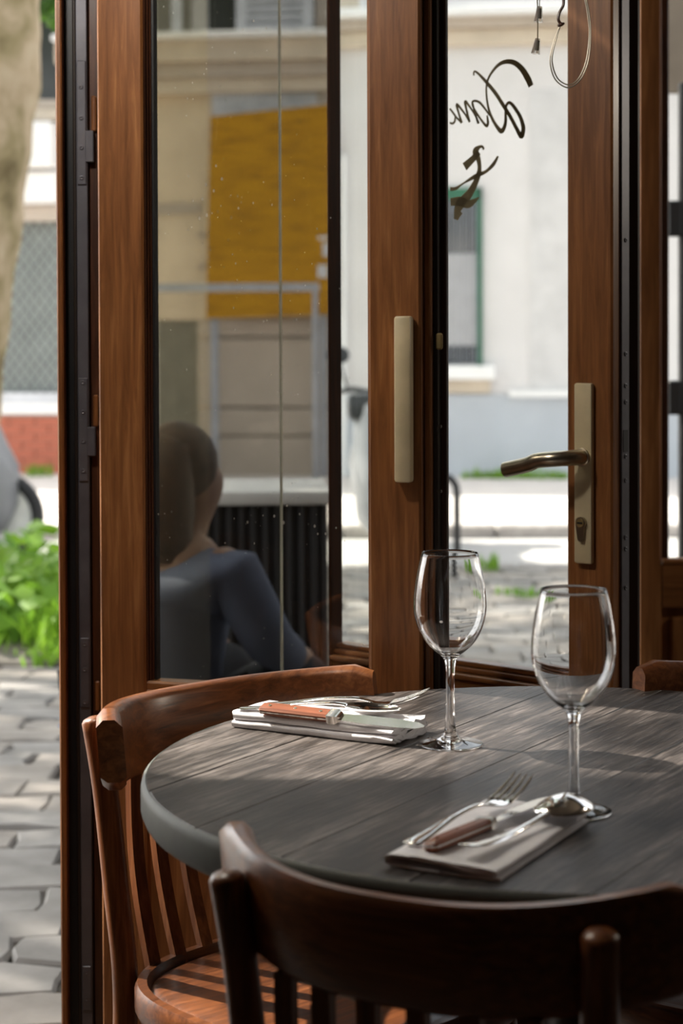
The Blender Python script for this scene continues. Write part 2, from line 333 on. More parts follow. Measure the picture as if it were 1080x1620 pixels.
# paving of the terrace: every stone that shows is an object
pav = empty('terrace_paving', (0, 3, 0), 0, 'grey stone paving of the terrace in dappled light', None, None, 'structure')
MB().box(-7, 7, -0.18, NEAR_KERB - 3.14, -0.2, -0.022).build('paving_bed', M_SOIL, pav, 0)
def stone_mb(w, d, seed):
    r = random.Random(seed); q = [(-w/2, -d/2), (0, -d/2), (w/2, -d/2), (w/2, 0), (w/2, d/2), (0, d/2), (-w/2, d/2), (-w/2, 0)]
    q = [(x + r.uniform(-.016, .012), y + r.uniform(-.014, .010)) for x, y in q]; tz = [r.uniform(-.004, .004) for _ in q]
    return MB().rings([[(x, y, -0.04) for x, y in q], [(x, y, -0.010) for x, y in q], [(x*.93, y*.92, t) for (x, y), t in zip(q, tz)]], False, True)
SW, SD = 0.225, 0.165
stone_me = []
for i in range(8):
    o = stone_mb(SW - 0.004, SD - 0.004, 40 + i).build('paving_stone', [M_STONE, M_STONE2][i % 2], None, 25); stone_me.append(o.data); bpy.data.objects.remove(o)
cand = []; y = 3.0 - 0.1; row = 0
while y < NEAR_KERB - 0.25:
    off = (row % 2)*SW*0.5 + random.uniform(-.03, .03); x = -6.5 + off
    while x < 6.5:
        px, py = project((x, y, 0)); m_ = SW*F/y/2
        vis = (py > 1040 and -m_ < px < 97 + m_) or (885 < py < 1030 and 535 - m_ < px < 582 + m_) or (885 < py < 1075 and 705 - m_ < px < 897 + m_)
        cand.append((0 if vis else 1, y, x)); x += SW
    y += SD; row += 1
cand.sort()
rest = MB()
for k, (nv, y, x) in enumerate(cand):
    i = random.randrange(8); rz = random.choice((0, PI)) + random.uniform(-.03, .03); z = random.uniform(-.006, .004)
    if k < 295 and not nv: share(stone_me[i], 'paving_stone', pav, (x, y - 3, z), (random.uniform(-.02, .02), random.uniform(-.02, .02), rz))
    else:
        c, s_ = math.cos(rz), math.sin(rz)
        rest.add([(x + v.co.x*c - v.co.y*s_, y - 3 + v.co.x*s_ + v.co.y*c, z + v.co.z) for v in stone_me[i].vertices], [tuple(p.vertices) for p in stone_me[i].polygons])
tag(rest.build('further_paving_stones', M_STONE, pav, 25), None, None, None, 'stuff')

# ------------------------------------------------------------------ the building across the street
FP = Plane(0, 15.35, 1080, 14.65)
fac = empty('building', FP.o, FP.ang, 'pale building across the street with cornice, brick base and shutters', 'building')
def fx(px): return FP.x(px, 518)
def fz(py, px=540): return FP.z(px, py)
def frect(name, px0, py0, px1, py1, y0, y1, mat, parent=None, bev=0.0):
    """block on the facade: y0 in front of (negative) / y1 behind the wall face"""
    mb = MB().box(fx(px0), fx(px1), y0, y1, fz(py1), fz(py0), bev)
    return mb.build(name, mat, parent or fac, 30 if bev else 0)
XL, XR = -700, 2100
GZ = 0.055
MB().box(fx(XL), fx(527), 0.12, 0.4, GZ, 4.3).box(fx(527), fx(XR), 0.0, 0.4, GZ, 4.3).build('wall', M_WALLW, fac, 0)
frect('weathered_panel', 838, 150, 1000, 617, -0.012, 0.02, M_WALLG)
# left bays
frect('beige_pier', 245, 132, 700 - 173, 505, 0.06, 0.14, M_BEIGE)
frect('white_band', 338, 128, 527, 190, -0.02, 0.08, M_SHUT)
frect('plaque', 503, 134, 524, 162, -0.03, 0, M_TAUPE)
for (a, b_) in ((505, 532), (535, 644), (647, 690)):
    frect('stone_course', 312, a, 527, b_, 0.02, 0.14, M_TAUPE, None, 0.01)
frect('plinth', 312, 692, 527, 770, 0.0, 0.14, M_TAUPE)
d = frect('doorway', 246, 335, 312, 770, 0.08, 0.14, M_OLIVE)
frect('door_lintel', 246, 318, 316, 336, 0.04, 0.14, M_TAUPE); frect('door_jamb', 311, 320, 333, 705, 0.05, 0.14, M_BEIGE)
frect('jamb_band', 311, 366, 334, 374, 0.03, 0.14, M_TAUPE); frect('jamb_band', 311, 417, 334, 424, 0.03, 0.14, M_TAUPE)
# cornice runs the whole width
for nm, a, b_, dep, mt in (('cornice_ledge', 18, 28, 0.30, M_WHITE), ('cornice_moulding', 28, 62, 0.20, M_TAN), ('cornice_band', 62, 86, 0.12, M_TAUPE), ('cornice_base', 86, 128, 0.07, M_TAN)):
    frect(nm, 100, a + 35, 527, min(b_ + 35, 145), -dep, 0.14, mt, None, 0.008)
for nm, a, b_, dep, mt in (('cornice_ledge', 22, 36, 0.28, M_WHITE), ('cornice_moulding', 36, 52, 0.16, M_TAUPE), ('cornice_base', 52, 78, 0.08, M_TAN)):
    frect(nm, 527, a, XR, b_, -dep, 0.05, mt, None, 0.008)
# upper floor: shuttered windows
def shutter(px0, px1, py0, py1, mat):
    t = frect('shutter', px0, py0, px1, py1, 0.02, 0.04, mat)
    for a in (px0, px1 - 0.14*(px1 - px0)): frect('shutter_stile', a, py0, a + 0.14*(px1 - px0), py1, -0.02, 0.03, mat, t if False else fac)
    me = MB().box(fx(px0 + 0.13*(px1 - px0)), fx(px1 - 0.13*(px1 - px0)), -0.012, 0.012, -0.022, 0.022).build('shutter_slat', mat, fac, 0)
    h = fz(py1 - 14); me.location = (0, 0.0, h); me.rotation_euler.x = 0.5
    k = 1
    while h + 0.068*k < fz(py0): share(me.data, 'shutter_slat', fac, (0, 0, h + 0.068*k), (0.5, 0, 0)); k += 1
    frect('shutter_rail', px0, py1 - 12, px1, py1, -0.02, 0.03, mat)
frect('upper_window', 330, -180, 372, 66, 0.05, 0.12, M_DARKWIN)
frect('upper_wall_panel', 500, -180, 527, 66, 0.03, 0.12, M_TAUPE)
frect('upper_window', 246, -180, 300, 60, 0.06, 0.12, M_OLIVE)
frect('upper_window_bar', 272, -180, 288, 62, 0.03, 0.12, M_SHUT)
shutter(376, 497, -180, 66, M_SHUT)
frect('upper_window', 533, -160, 570, 22, -0.012, 0.02, M_TAN)
frect('upper_window_bar', 571, -160, 577, 22, -0.03, 0.02, M_WHITE)
# ground floor window right, green frame with bars
win = frect('window', 640, 305, 757, 575, -0.01, 0.02, M_GREYW)
for (a, b_, c, d_) in ((636, 300, 644, 580), (755, 300, 763, 580), (636, 300, 763, 318), (695, 300, 703, 578)):
    frect('window_frame', a, b_, c, d_, -0.04, 0.02, M_GREENP, fac)
frect('window_pane', 703, 318, 755, 402, -0.016, 0.0, M_DARKWIN); frect('window_pane', 703, 548, 755, 575, -0.016, 0.0, M_DARKWIN)
frect('curtain', 703, 404, 755, 546, -0.018, 0.0, M_WALLG)
for px in (712, 722, 732, 742, 751): frect('window_bar', px, 318, px + 2.4, 575, -0.055, -0.042, M_GREYM)
frect('window_sill', 600, 578, 783, 600, -0.17, 0.05, M_WHITE, None, 0.01); frect('sill_support', 610, 600, 775, 621, -0.06, 0.05, M_TAN)
frect('plinth', 527, 624, XR, 770, -0.03, 0.05, M_PLINTH); frect('plinth_ledge', 806, 617, XR, 627, -0.10, 0.05, M_WHITE)
frect('rain_pipe', 538, 245, 549, 770, -0.09, -0.02, M_WHITE, None, 0.02)
# left end: signs, roller grille, brick base
frect('upper_glazing', XL, -250, 100, 150, 0.03, 0.14, M_DARKWIN); frect('lintel', XL, 150, 100, 166, -0.06, 0.14, M_TAUPE, None, 0.01)
frect('lintel', XL, 166, 100, 184, -0.10, 0.14, M_TAN, None, 0.01)
frect('sign_box', XL, 190, 100, 262, -0.30, 0.14, M_WHITE, None, 0.02); frect('sign_box', XL, 266, 100, 318, -0.16, 0.14, M_WHITE, None, 0.02)
frect('grille_housing', XL, 320, 100, 345, -0.04, 0.14, M_TAUPE); frect('shop_glazing', XL, 345, 100, 622, 0.09, 0.14, M_MESHBACK)
frect('shop_sill', XL, 622, 100, 638, -0.03, 0.14, M_SHUT); frect('shop_sill', XL, 638, 100, 656, -0.08, 0.14, M_WHITE)
gm = MB(); x0, x1, z0, z1 = fx(-60), fx(100), fz(622), fz(345); sp = 0.085
k = -60
while k < 60:
    for sg in (1, -1):
        pts = []
        for i in range(40):
            z = z0 + (z1 - z0)*i/39; x = (x0 + x1)/2 + k*sp + sg*(z - z0)*0.75
            if x0 <= x <= x1: pts.append((x, 0.05, z))
        if len(pts) > 1: gm.tube([pts[0], pts[-1]], 0.008, 4)
    k += 1
tag(gm.build('roller_grille', M_MESH, fac, 0), None, None, None, 'stuff')
MB().box(fx(-260), fx(100), -0.03, 0.14, GZ, fz(656)).build('brick_backing', M_MORTAR, fac, 0)
bme = MB().box(0.004, 0.216, -0.045, 0, 0.004, 0.061, 0.004).build('brick', M_BRICK, fac, 0); bx = fx(100) - 0.22; rows = int((fz(656) - GZ)/0.065)
for r_ in range(rows):
    for c_ in range(6):
        xx = fx(100) - 0.22*(c_ + 1) - (r_ % 2)*0.11
        if r_ == 0 and c_ == 0: bme.location = (xx, -0.0, GZ)
        else: share(bme.data, 'brick', fac, (xx, 0, GZ + r_*0.065))
    if r_ % 2: share(bme.data, 'brick', fac, (fx(100) - 0.11, 0, GZ + r_*0.065), (0, 0, 0), (0.5, 1, 1))

# yellow notice hoarding standing against the building, a rail in front of it
yl = empty('notice_board', FP.w(fx(430), -0.18, GZ), FP.ang, 'large yellow printed notice hoarding on the building across the street', 'sign')
def ylx(px): return fx(px) - fx(430)
pts = [(ylx(334), fz(503) - GZ), (ylx(533), fz(497) - GZ), (ylx(530), fz(169) - GZ), (ylx(342), fz(185) - GZ)]
MB().prism(pts, -0.02, 0.02).build('board', M_YELLOW, yl, 0)
for pxx in (345, 515): MB().box(ylx(pxx) - 0.025, ylx(pxx) + 0.025, 0.022, 0.07, 0, fz(190) - GZ).build('post', M_GREYM, yl, 0)
for (a, b_, c, d_) in ((509, 375, 526, 381), (516, 386, 527, 407), (508, 420, 524, 440)): MB().box(ylx(a), ylx(c), -0.026, -0.0205, fz(d_) - GZ, fz(b_) - GZ).build('sticker', M_SHUT, yl, 0)
rl = empty('barrier_rail', FP.w(fx(390), -0.9, GZ), FP.ang, 'grey metal barrier rail in front of the yellow hoarding', 'barrier')
RX0, RX1 = fx(215) - fx(390), fx(530) - fx(390); rz_ = FP.z(390, 455, -0.9) - GZ
MB().tube([(RX0, 0, rz_), (RX1, 0, rz_)], 0.034, 10).build('rail', M_GREYM, rl)
for xx in (RX0 + 0.03, RX1 - 0.03): MB().tube([(xx, 0, 0), (xx, 0, rz_)], 0.022, 8).build('post', M_GREYM, rl)

# weeds along the foot of the wall and in the paving
def blades(mb, c, n, rad, h, w, seed, lean=0.5):
    r = random.Random(seed)
    for _ in range(n):
        a = r.uniform(0, 2*PI); q = rad*math.sqrt(r.random()); bx_, by_ = c[0] + q*math.cos(a), c[1] + q*math.sin(a)
        hh = h*r.uniform(.5, 1.1); la = r.uniform(0, 2*PI); ln = lean*hh*r.random(); ww = w*r.uniform(.7, 1.3); wa = r.uniform(0, PI)
        dx, dy = ww*math.cos(wa)/2, ww*math.sin(wa)/2; lx, ly = ln*math.cos(la), ln*math.sin(la); z = c[2]
        mb.add([(bx_ - dx*.5, by_ - dy*.5, z), (bx_ + dx*.5, by_ + dy*.5, z), (bx_ + dx + lx*.4, by_ + dy + ly*.4, z + hh*.55), (bx_ - dx + lx*.4, by_ - dy + ly*.4, z + hh*.55), (bx_ + lx, by_ + ly, z + hh*.95)], [(0, 1, 2, 3), (3, 2, 4)])
mb = MB()
for i in range(16):
    px = 740 + i*10; p = FP.w(fx(px), -0.22, GZ); blades(mb, p, 26, 0.06, 0.05 + 0.05*math.sin(i*1.3)**2, 0.012, i)
tag(mb.build('weeds', M_GRASS, None, 0), 'low weeds growing along the foot of the white wall', 'weeds', None, 'stuff')
mb = MB(); blades(mb, (Wz(772, 902, 0)), 40, 0.06, 0.10, 0.012, 77)
tag(mb.build('weed_tuft', M_GRASS, None, 0), 'small weed tuft at the near kerb behind the far wine glass', 'weeds', None, 'stuff')
mb = MB(); blades(mb, Wz(835, 945, 0), 40, 0.07, 0.05, 0.012, 78); blades(mb, Wz(800, 940, 0), 25, 0.05, 0.04, 0.012, 79)
tag(mb.build('weed_tuft', M_GRASS, None, 0), 'flat weed patch between the paving stones beside the near glass', 'weeds', None, 'stuff')
mb = MB(); p = FP.w(fx(78), -0.30, GZ); blades(mb, p, 50, 0.12, 0.12, 0.014, 80)
tag(mb.build('weed_tuft', M_GRASS, None, 0), 'weeds at the foot of the red brick base', 'weeds', None, 'stuff')

# bicycle hoop
hx = Wz(717, 912, 0); hoop = empty('bicycle_hoop', (hx.x, hx.y, 0), 0.0, 'black metal bicycle hoop at the edge of the terrace', 'bike stand')
zt = W(720, 752, hx.y).z; xr = 0.018
path = [(xr, 0, -0.05), (xr, 0, zt - 0.10)] + [(xr - 0.08 + 0.08*math.cos(a), 0, zt - 0.08 + 0.08*math.sin(a)) for a in [i*PI/12 for i in range(1, 7)]]
path += [(xr - 0.22 - 0.08*math.sin(a), 0, zt - 0.08 + 0.08*math.cos(a)) for a in [i*PI/12 for i in range(0, 7)]] + [(xr - 0.30, 0, -0.05)]
MB().tube(path, 0.018, 10).build('hoop_tube', M_BLACK, hoop)
for xx in (xr, xr - 0.3): MB().lathe([(0.045, -0.003), (0.045, 0.006), (0.02, 0.010)], 16, (xx, 0, 0)).build('foot_plate', M_BLACK, hoop)

# motor scooters under grey covers
def scooter(loc, rz, label, mirror=True, sc=1.0):
    t = empty('motor_scooter', loc, rz, label, 'scooter', 'scooters parked at the kerb'); t.scale = (sc, sc, sc)
    R = 0.235
    for xx in (-0.62, 0.62):
        prof = [(R - .06, -.03), (R - .02, -.05), (R, -.03), (R + .006, 0), (R, .03), (R - .02, .05), (R - .06, .03)]
        def wheelmb(pr): 
            return MB().rings([[(xx + r*math.cos(a), y, R + r*math.sin(a)) for a in [2*PI*k/32 for k in range(32)]] for r, y in pr] , False, False)
        w = wheelmb(prof + [prof[0]]).build('wheel', M_RUBBER, t)
        wheelmb([(R - .06, -.028), (R - .075, -.02), (.05, -.025), (.04, -.04), (.0401, .04), (.05, .025), (R - .075, .02), (R - .06, .028)]).build('rim', M_RIM, w)
    # covered body: lofted sections along x
    secs = [(-0.80, .30, .62, .05), (-0.70, .24, .80, .16), (-0.45, .22, .86, .19), (-0.15, .24, .78, .18), (0.10, .22, .80, .17), (0.32, .20, 1.02, .22), (0.50, .14, 1.0, .20), (0.66, .16, .62, .12), (0.72, .30, .5, .05)]
    rings = []
    for x, zb, zt_, hw in secs:
        ring = []
        for k in range(18):
            a = 2*PI*k/18; cx = math.copysign(abs(math.cos(a))**0.7, math.cos(a)); cz = math.copysign(abs(math.sin(a))**0.7, math.sin(a))
            ring.append((x + 0.012*math.sin(5*a + x*9), hw*cx*(1 + 0.10*math.sin(7*a + x*13)), (zb + zt_)/2 + (zt_ - zb)/2*cz))
        rings.append(ring)
    MB().rings(rings).build('cover', M_COVER, t, 60)
    MB().tube([(0.40 + 0.30*math.cos(a), 0, R + 0.29*math.sin(a)) for a in [math.radians(q) for q in range(20, 130, 10)]], 0.03, 8, 1.9).build('fender', M_RIM, t)
    MB().tube([(0.30, -0.30, 1.04), (0.33, -0.20, 1.06), (0.38, 0, 1.02), (0.33, 0.20, 1.06), (0.30, 0.30, 1.04)], 0.017, 8).build('handlebar', M_DKPLA, t)
    if mirror:
        for sy in (-1, 1):
            st = MB().tube([(0.33, sy*0.24, 1.06), (0.34, sy*0.27, 1.16), (0.33, sy*0.29, 1.23)], 0.008, 6).build('mirror_stem', M_DKPLA, t)
            MB().tube([(0.335 - 0.02, sy*0.30, 1.27), (0.335, sy*0.30, 1.27), (0.335 + 0.012, sy*0.30, 1.27)], [0.045, 0.058, 0.04], 14, 1.25).build('mirror', M_DKPLA, st)
        MB().box(-0.95, -0.58, -0.19, 0.19, 0.88, 1.02, 0.05, 2).build('top_case', M_DKPLA, t, 40)
        MB().box(0.30, 0.48, -0.24, 0.24, 0.86, 1.04, 0.05, 2).build('dashboard', M_DKPLA, t, 40)
    MB().box(-0.3, 0.3, -0.17, 0.17, 0.20, 0.27, 0.02).build('footboard', M_GRNPLA if mirror else M_DKPLA, t, 40)
    return t
wl_ = Wz(8, 888, 0)
scooter((wl_.x - 0.62 - 0.03, wl_.y, 0), 0.0, 'scooter in a grey cover with its front wheel beside the tree trunk', False)
s2 = W(612, 800, 10.45)
scooter((s2.x, 10.45, -0.015), math.radians(-92), 'scooter with round mirrors and grey cover seen through the glass strip', True, 0.86)

# tree with its canopy above the terrace (the canopy throws the dappled light)
TD = 7.9
tr = empty('plane_tree', W(-125, 990, TD).xy.to_3d(), 0, 'mottled plane tree trunk leaning at the left edge', 'tree'); tb = tr.location
ctr = [(1050, -0.36), (1000, -0.33), (800, -.285), (640, -0.235), (500, -.19), (330, -0.13), (200, -.085), (100, -.055), (0, -0.05), (-250, 0.05), (-700, 0.25)]
path = []; rad = []
edge = {1050: -60, 1000: -45, 800: -20, 640: 0, 500: 15, 330: 37, 200: 52, 100: 66, 0: 64, -250: 95, -700: 150}
for py, _ in ctr:
    r = 0.26 + (0.1 if py > 990 else 0); p = W(edge[py], py, TD); path.append(Vector((p.x - r, TD, max(p.z, -0.05))) - tb); rad.append(r)
rings = []
MBt = MB().tube(spline(path, 4), [rad[min(i//4, len(rad) - 1)] + 0.007*math.sin(i*1.7) for i in range(4*(len(path) - 1) + 1)], 20)
MBt.build('trunk', M_BARK, tr, 60)
top = path[-1]; r = random.Random(5); br = []
CAN = Vector((-3.6, 6.6, 5.6)) - tb
for i in range(9):
    a = 2*PI*i/9 + r.uniform(-.3, .3); e = CAN + Vector((3.2*math.cos(a), 2.6*math.sin(a), r.uniform(-.5, .6)))
    mid = top.lerp(e, .5) + Vector((0, 0, .3)); MB().tube(spline([top - Vector((0, 0, .3)), mid, e], 5), [0.12 - 0.1*k/10 for k in range(11)], 7).build('branch', M_BARK, tr); br.append(e)
def canopy(lm, r, c0, rad3, ncl):
    for cl in range(ncl):
        while True:
            q = Vector((r.uniform(-1, 1), r.uniform(-1, 1), r.uniform(-1, 1)))
            if q.length < 1: break
        c = c0 + Vector((q.x*rad3[0], q.y*rad3[1], q.z*rad3[2]))
        for _ in range(26):
            p = c + Vector((r.gauss(0, .26), r.gauss(0, .26), r.gauss(0, .16))); sz = r.uniform(.09, .16)
            n = Vector((r.gauss(0, .5), r.gauss(0, .5), 1)).normalized(); u = n.orthogonal().normalized(); u = Matrix.Rotation(r.uniform(0, 6.28), 3, n) @ u; v = n.cross(u)
            lm.add([p - u*sz*.6, p - u*sz*.15 + v*sz*.5, p + u*sz*.2 + v*sz*.36, p + u*sz*.75, p + u*sz*.2 - v*sz*.36, p - u*sz*.15 - v*sz*.5], [(0, 1, 2, 3), (0, 3, 4, 5)])
lm = MB(); r = random.Random(21); canopy(lm, r, CAN, (4.6, 3.9, 1.3), 150); canopy(lm, r, Vector((-5.7, 7.6, 5.6)) - tb, (1.8, 2.3, .9), 75)
for _ in range(60):
    p = W(r.uniform(40, 95), r.uniform(-60, 40), TD + 1.5) - tb; sz = r.uniform(.05, .09)
    n = Vector((r.gauss(0, .5), -1, r.gauss(0, .5))).normalized(); u = n.orthogonal().normalized(); v = n.cross(u)
    lm.add([p - u*sz*.6, p + v*sz*.45, p + u*sz*.7, p - v*sz*.45], [(0, 1, 2, 3)])
tag(lm.build('foliage', M_LEAF, tr, 0), None, None, None, 'stuff')

shade_tree = empty('plane_tree', (-5.6, 10.9, 0), 0, 'added slimmer plane tree, out of view on the left, shading the terrace', 'tree')  # tree added out of frame to shade the paving on the right
MB().tube(spline([(0, 0, -.02), (.05, 0, 1.5), (.02, .05, 3.2), (.1, 0, 5.0)], 4), [.27 - .012*k for k in range(13)], 14).build('trunk', M_BARK, shade_tree, 60)
for i in range(6):
    an = i*PI/3; MB().tube(spline([(.07, .02, 3.6), (.9*math.cos(an), .9*math.sin(an), 4.7), (2.2*math.cos(an), 2.0*math.sin(an), 5.6)], 4), [.1 - .01*k for k in range(9)], 7).build('branch', M_BARK, shade_tree, 60)
l2 = MB(); canopy(l2, random.Random(8), Vector((.5, 0, 5.8)), (3.2, 2.0, 1.0), 90); tag(l2.build('foliage', M_LEAF, shade_tree, 0), None, None, None, 'stuff')

# planted bed at the left
g0 = ground_d(1058); bed = empty('planted_bed', (W(40, 1000, g0 + 0.5).x, g0 + 0.5, 0), 0, 'lush bright green planted bed below the tree', 'plants', None, 'stuff')
MB().box(-1.6, 0.85, -0.45, 2.1, -0.03, 0.02, 0.01).build('bed_soil', M_SOIL, bed, 0)
gmb = MB(); r = random.Random(3)
for i in range(330):
    x = r.uniform(-0.45, 0.60) if i < 240 else r.uniform(-1.55, 0.8); y = r.uniform(-0.46, 2.0)
    blades(gmb, (x, y, 0.0), 12, 0.09, 0.20 + 0.10*noise.noise(Vector((x*3, y*3, 0))) if y > -0.2 else 0.09, 0.022, 500 + i, 0.8)
for i in range(420):
    x = r.uniform(-0.45, 0.60); y = r.uniform(-0.3, 1.9); z = r.uniform(.12, .30); sz = r.uniform(.035, .07); p = Vector((x, y, z))
    n = Vector((r.gauss(0, .6), r.gauss(-.3, .6), 1)).normalized(); u = Matrix.Rotation(r.uniform(0, 6.28), 3, n) @ n.orthogonal().normalized(); v = n.cross(u)
    gmb.add([p - u*sz, p - u*sz*.3 + v*sz*.6, p + u*sz*.4 + v*sz*.4, p + u*sz*1.1, p + u*sz*.4 - v*sz*.4, p - u*sz*.3 - v*sz*.6], [(0, 1, 2, 3), (0, 3, 4, 5)])
tag(gmb.build('leaves', M_GRASS, bed, 0), None, None, None, 'stuff')

# ------------------------------------------------------------------ terrace things seen through the tinted pane
SDp = 5.0; a = W(287, 790, SDp); b2 = W(512, 790, SDp)
st = empty('serving_stand', ((a.x + b2.x)/2, SDp + 0.22, 0), math.radians(3), 'white-topped serving stand with black pleated skirt behind the glass', 'stand')
hw = (b2.x - a.x)/2; ztop = W(400, 778, SDp).z; zth = ztop - W(400, 800, SDp).z
MB().box(-hw - 0.01, hw + 0.01, -0.22, 0.22, ztop - zth, ztop, 0.008, 2).build('top', M_WHITE, st, 40)
ring0 = []; per = []
for k in range(160):
    t_ = k/160*4; sx = hw - 0.01; sy = 0.2; q = t_ % 1
    p = [(-sx + 2*sx*q, -sy), (sx, -sy + 2*sy*q), (sx - 2*sx*q, sy), (-sx, sy - 2*sy*q)][int(t_)]; nrm = [(0, -1), (1, 0), (0, 1), (-1, 0)][int(t_)]
    w_ = 0.012*math.sin(k*2*PI/160*44); per.append((p[0] + nrm[0]*w_, p[1] + nrm[1]*w_))
MB().rings([[(x, y, 0.01) for x, y in per], [(x*.985, y*.985, ztop - zth) for x, y in per]]).build('skirt', M_SKIRT, st, 50)

# seated person on the terrace
PD = 4.15; pc = W(236, 900, PD)
ps = empty('person', (pc.x, PD, 0), math.radians(52), 'person in a blue shirt sitting low behind the glass', 'person')
def skin(name, verts, edges, radii, mat, parent, sub=2, root=0):
    me = bpy.data.meshes.new(name); me.from_pydata(verts, edges, []); o = bpy.data.objects.new(name, me); COL.objects.link(o); o.parent = parent
    me.materials.append(mat); mo = o.modifiers.new('skin', 'SKIN'); mo.use_smooth_shade = True
    for i, rr in enumerate(radii): me.skin_vertices[0].data[i].radius = rr if hasattr(rr, '__len__') else (rr, rr)
    me.skin_vertices[0].data[root].use_root = True
    s_ = o.modifiers.new('sub', 'SUBSURF'); s_.levels = sub; s_.render_levels = sub; return o
# local: +x faces right, z up ; low stool seat at 0.28
bv = [(0, 0, .34), (.03, 0, .46), (.07, 0, .60), (.09, 0, .70), (.105, 0, .755), (.125, 0, .82), (.135, 0, .88), (.13, 0, .94),
      (.09, -.17, .69), (.17, -.20, .53), (.33, -.14, .47), (.40, -.12, .46), (.09, .17, .69), (.17, .20, .53), (.33, .14, .47), (.40, .12, .46),
      (.02, -.09, .32), (.40, -.12, .44), (.42, -.12, .10), (.50, -.12, .04), (.02, .09, .32), (.40, .12, .44), (.42, .12, .10), (.50, .12, .04), (.215, 0, .86)]
be = [(0, 1), (1, 2), (2, 3), (3, 4), (4, 5), (5, 6), (6, 7), (3, 8), (8, 9), (9, 10), (10, 11), (3, 12), (12, 13), (13, 14), (14, 15), (0, 16), (16, 17), (17, 18), (18, 19), (0, 20), (20, 21), (21, 22), (22, 23), (6, 24)]
brd = [(.11, .14), (.10, .13), (.10, .14), (.08, .11), (.05, .05), (.065, .06), (.09, .075), (.08, .07), .055, .045, .034, .025, .055, .045, .034, .025, .08, .06, .045, .03, .08, .06, .045, .03, .014]
skin('body', bv, be, brd, M_SKIN, ps)
sel = [1, 0, 2, 3, 8, 9, 10, 12, 13, 14]; mp = {k: i for i, k in enumerate(sel)}
skin('shirt', [bv[k] for k in sel] , [(mp[a_], mp[b_]) for a_, b_ in be if a_ in mp and b_ in mp], [(.125, .16), (.14, .17), (.125, .165), (.105, .135), .072, .06, .046, .072, .06, .046], M_SHIRT, ps)
sel = [0, 16, 17, 18, 20, 21, 22]; mp = {k: i for i, k in enumerate(sel)}
skin('trousers', [bv[k] for k in sel], [(mp[a_], mp[b_]) for a_, b_ in be if a_ in mp and b_ in mp], [(.13, .16), .095, .075, .06, .095, .075, .06], M_TROUS, ps)
hm = MB(); hr = []
for i in range(9):
    ph = -0.35*PI + i*(0.85*PI)/8; hr.append([(.115 + .098*math.cos(ph)*math.cos(a) - .022, .085*math.cos(ph)*math.sin(a), .925 + .095*math.sin(ph)) for a in [2*PI*k/20 for k in range(20)]])
hm.rings(hr).build('hair', M_HAIR, ps, 80)
MB().tube(spline([(.075, 0, .95), (.035, 0, .90), (.03, 0, .82), (.03, 0, .75), (.025, 0, .71)], 4), [.066 + .012*math.sin(PI*min(1, k/14)) for k in range(17)], 14, 1.1).build('long_hair', M_HAIR, ps, 80)
stl = empty('low_stool', (pc.x, PD, 0), math.radians(52), 'low dark stool under the person in blue', 'stool')
MB().lathe([(.15, .19), (.16, .20), (.16, .225), (.15, .235)], 24).build('seat', M_BLACKWOOD, stl)
for k in range(4):
    an = PI/4 + k*PI/2; MB().tube([(.11*math.cos(an), .11*math.sin(an), .195), (.14*math.cos(an), .14*math.sin(an), 0)], .014, 8).build('leg', M_BLACKWOOD, stl)

# ------------------------------------------------------------------ folding door leaves
TOP = 2.38
def leaf(name, P, label, cat='door'): return empty(name, P.o, P.ang, label, cat)
A = Plane(155, 2.71, 665, 2.577); C = Plane(517, 3.02, 968, 2.668)
la = leaf('folding_door', A, 'folding door leaf with the cream pull handle, nearest the left chair')
T = 0.046
u0, u1, u2, u3 = 0.0, A.x(228), A.x(583), A.L
zb = A.z(300, 1079, 0.012)
MB().box(u0, u1, 0, T, 0.008, TOP, 0.003).build('stile', M_DOOR, la); MB().box(u2, u3, 0, T, 0.008, TOP, 0.003).build('stile', M_DOOR, la)
MB().box(u1, u2, 0.001, T, 0.008, 0.17, 0.002).build('rail', M_DOORX, la); MB().box(u1, u2, 0.001, T, zb - 0.115, zb - 0.012, 0.002).build('rail', M_DOORX, la)
MB().box(u1, u2, 0.001, T, TOP - 0.12, TOP, 0.002).build('rail', M_DOORX, la); MB().box(u1 - .002, u2 + .002, 0.014, T - 0.01, 0.165, zb - 0.11, 0).build('lower_panel', M_DOOR, la)
def bead_v(P, par, x0, x1, y0, z0, z1, mat, steps=3):
    mb = MB()
    for k in range(steps):
        f0, f1 = k/steps, (k + 1)/steps; xa, xb = x0 + (x1 - x0)*f0, x0 + (x1 - x0)*f1
        mb.box(xa, xb, y0 + 0.004 + 0.0045*k, 0.034, z0, z1, 0.0016)
    return mb.build('glazing_bead', mat, par)
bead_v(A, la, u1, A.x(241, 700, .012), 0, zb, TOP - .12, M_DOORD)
MB().box(A.x(241, 700, .012), A.x(246, 700, .016), 0.016, 0.03, zb, TOP - .12).build('groove_shade', M_BLACK, la, 0)  # shade of the groove beside the bead, put in as a black strip
bead_v(A, la, u2, u2 - 0.004, 0.006, zb, TOP - .12, M_DOOR, 1)
MB().box(u1 - 0.002, u2, 0.003, 0.034, zb - 0.014, zb, 0.003).build('glazing_bead', M_DOORX, la)
MB().box(A.x(243, 700, .02), u2 - 0.003, 0.019, 0.023, zb - 0.004, TOP - .118).build('glass_pane', M_GLASS_A, la, 0)
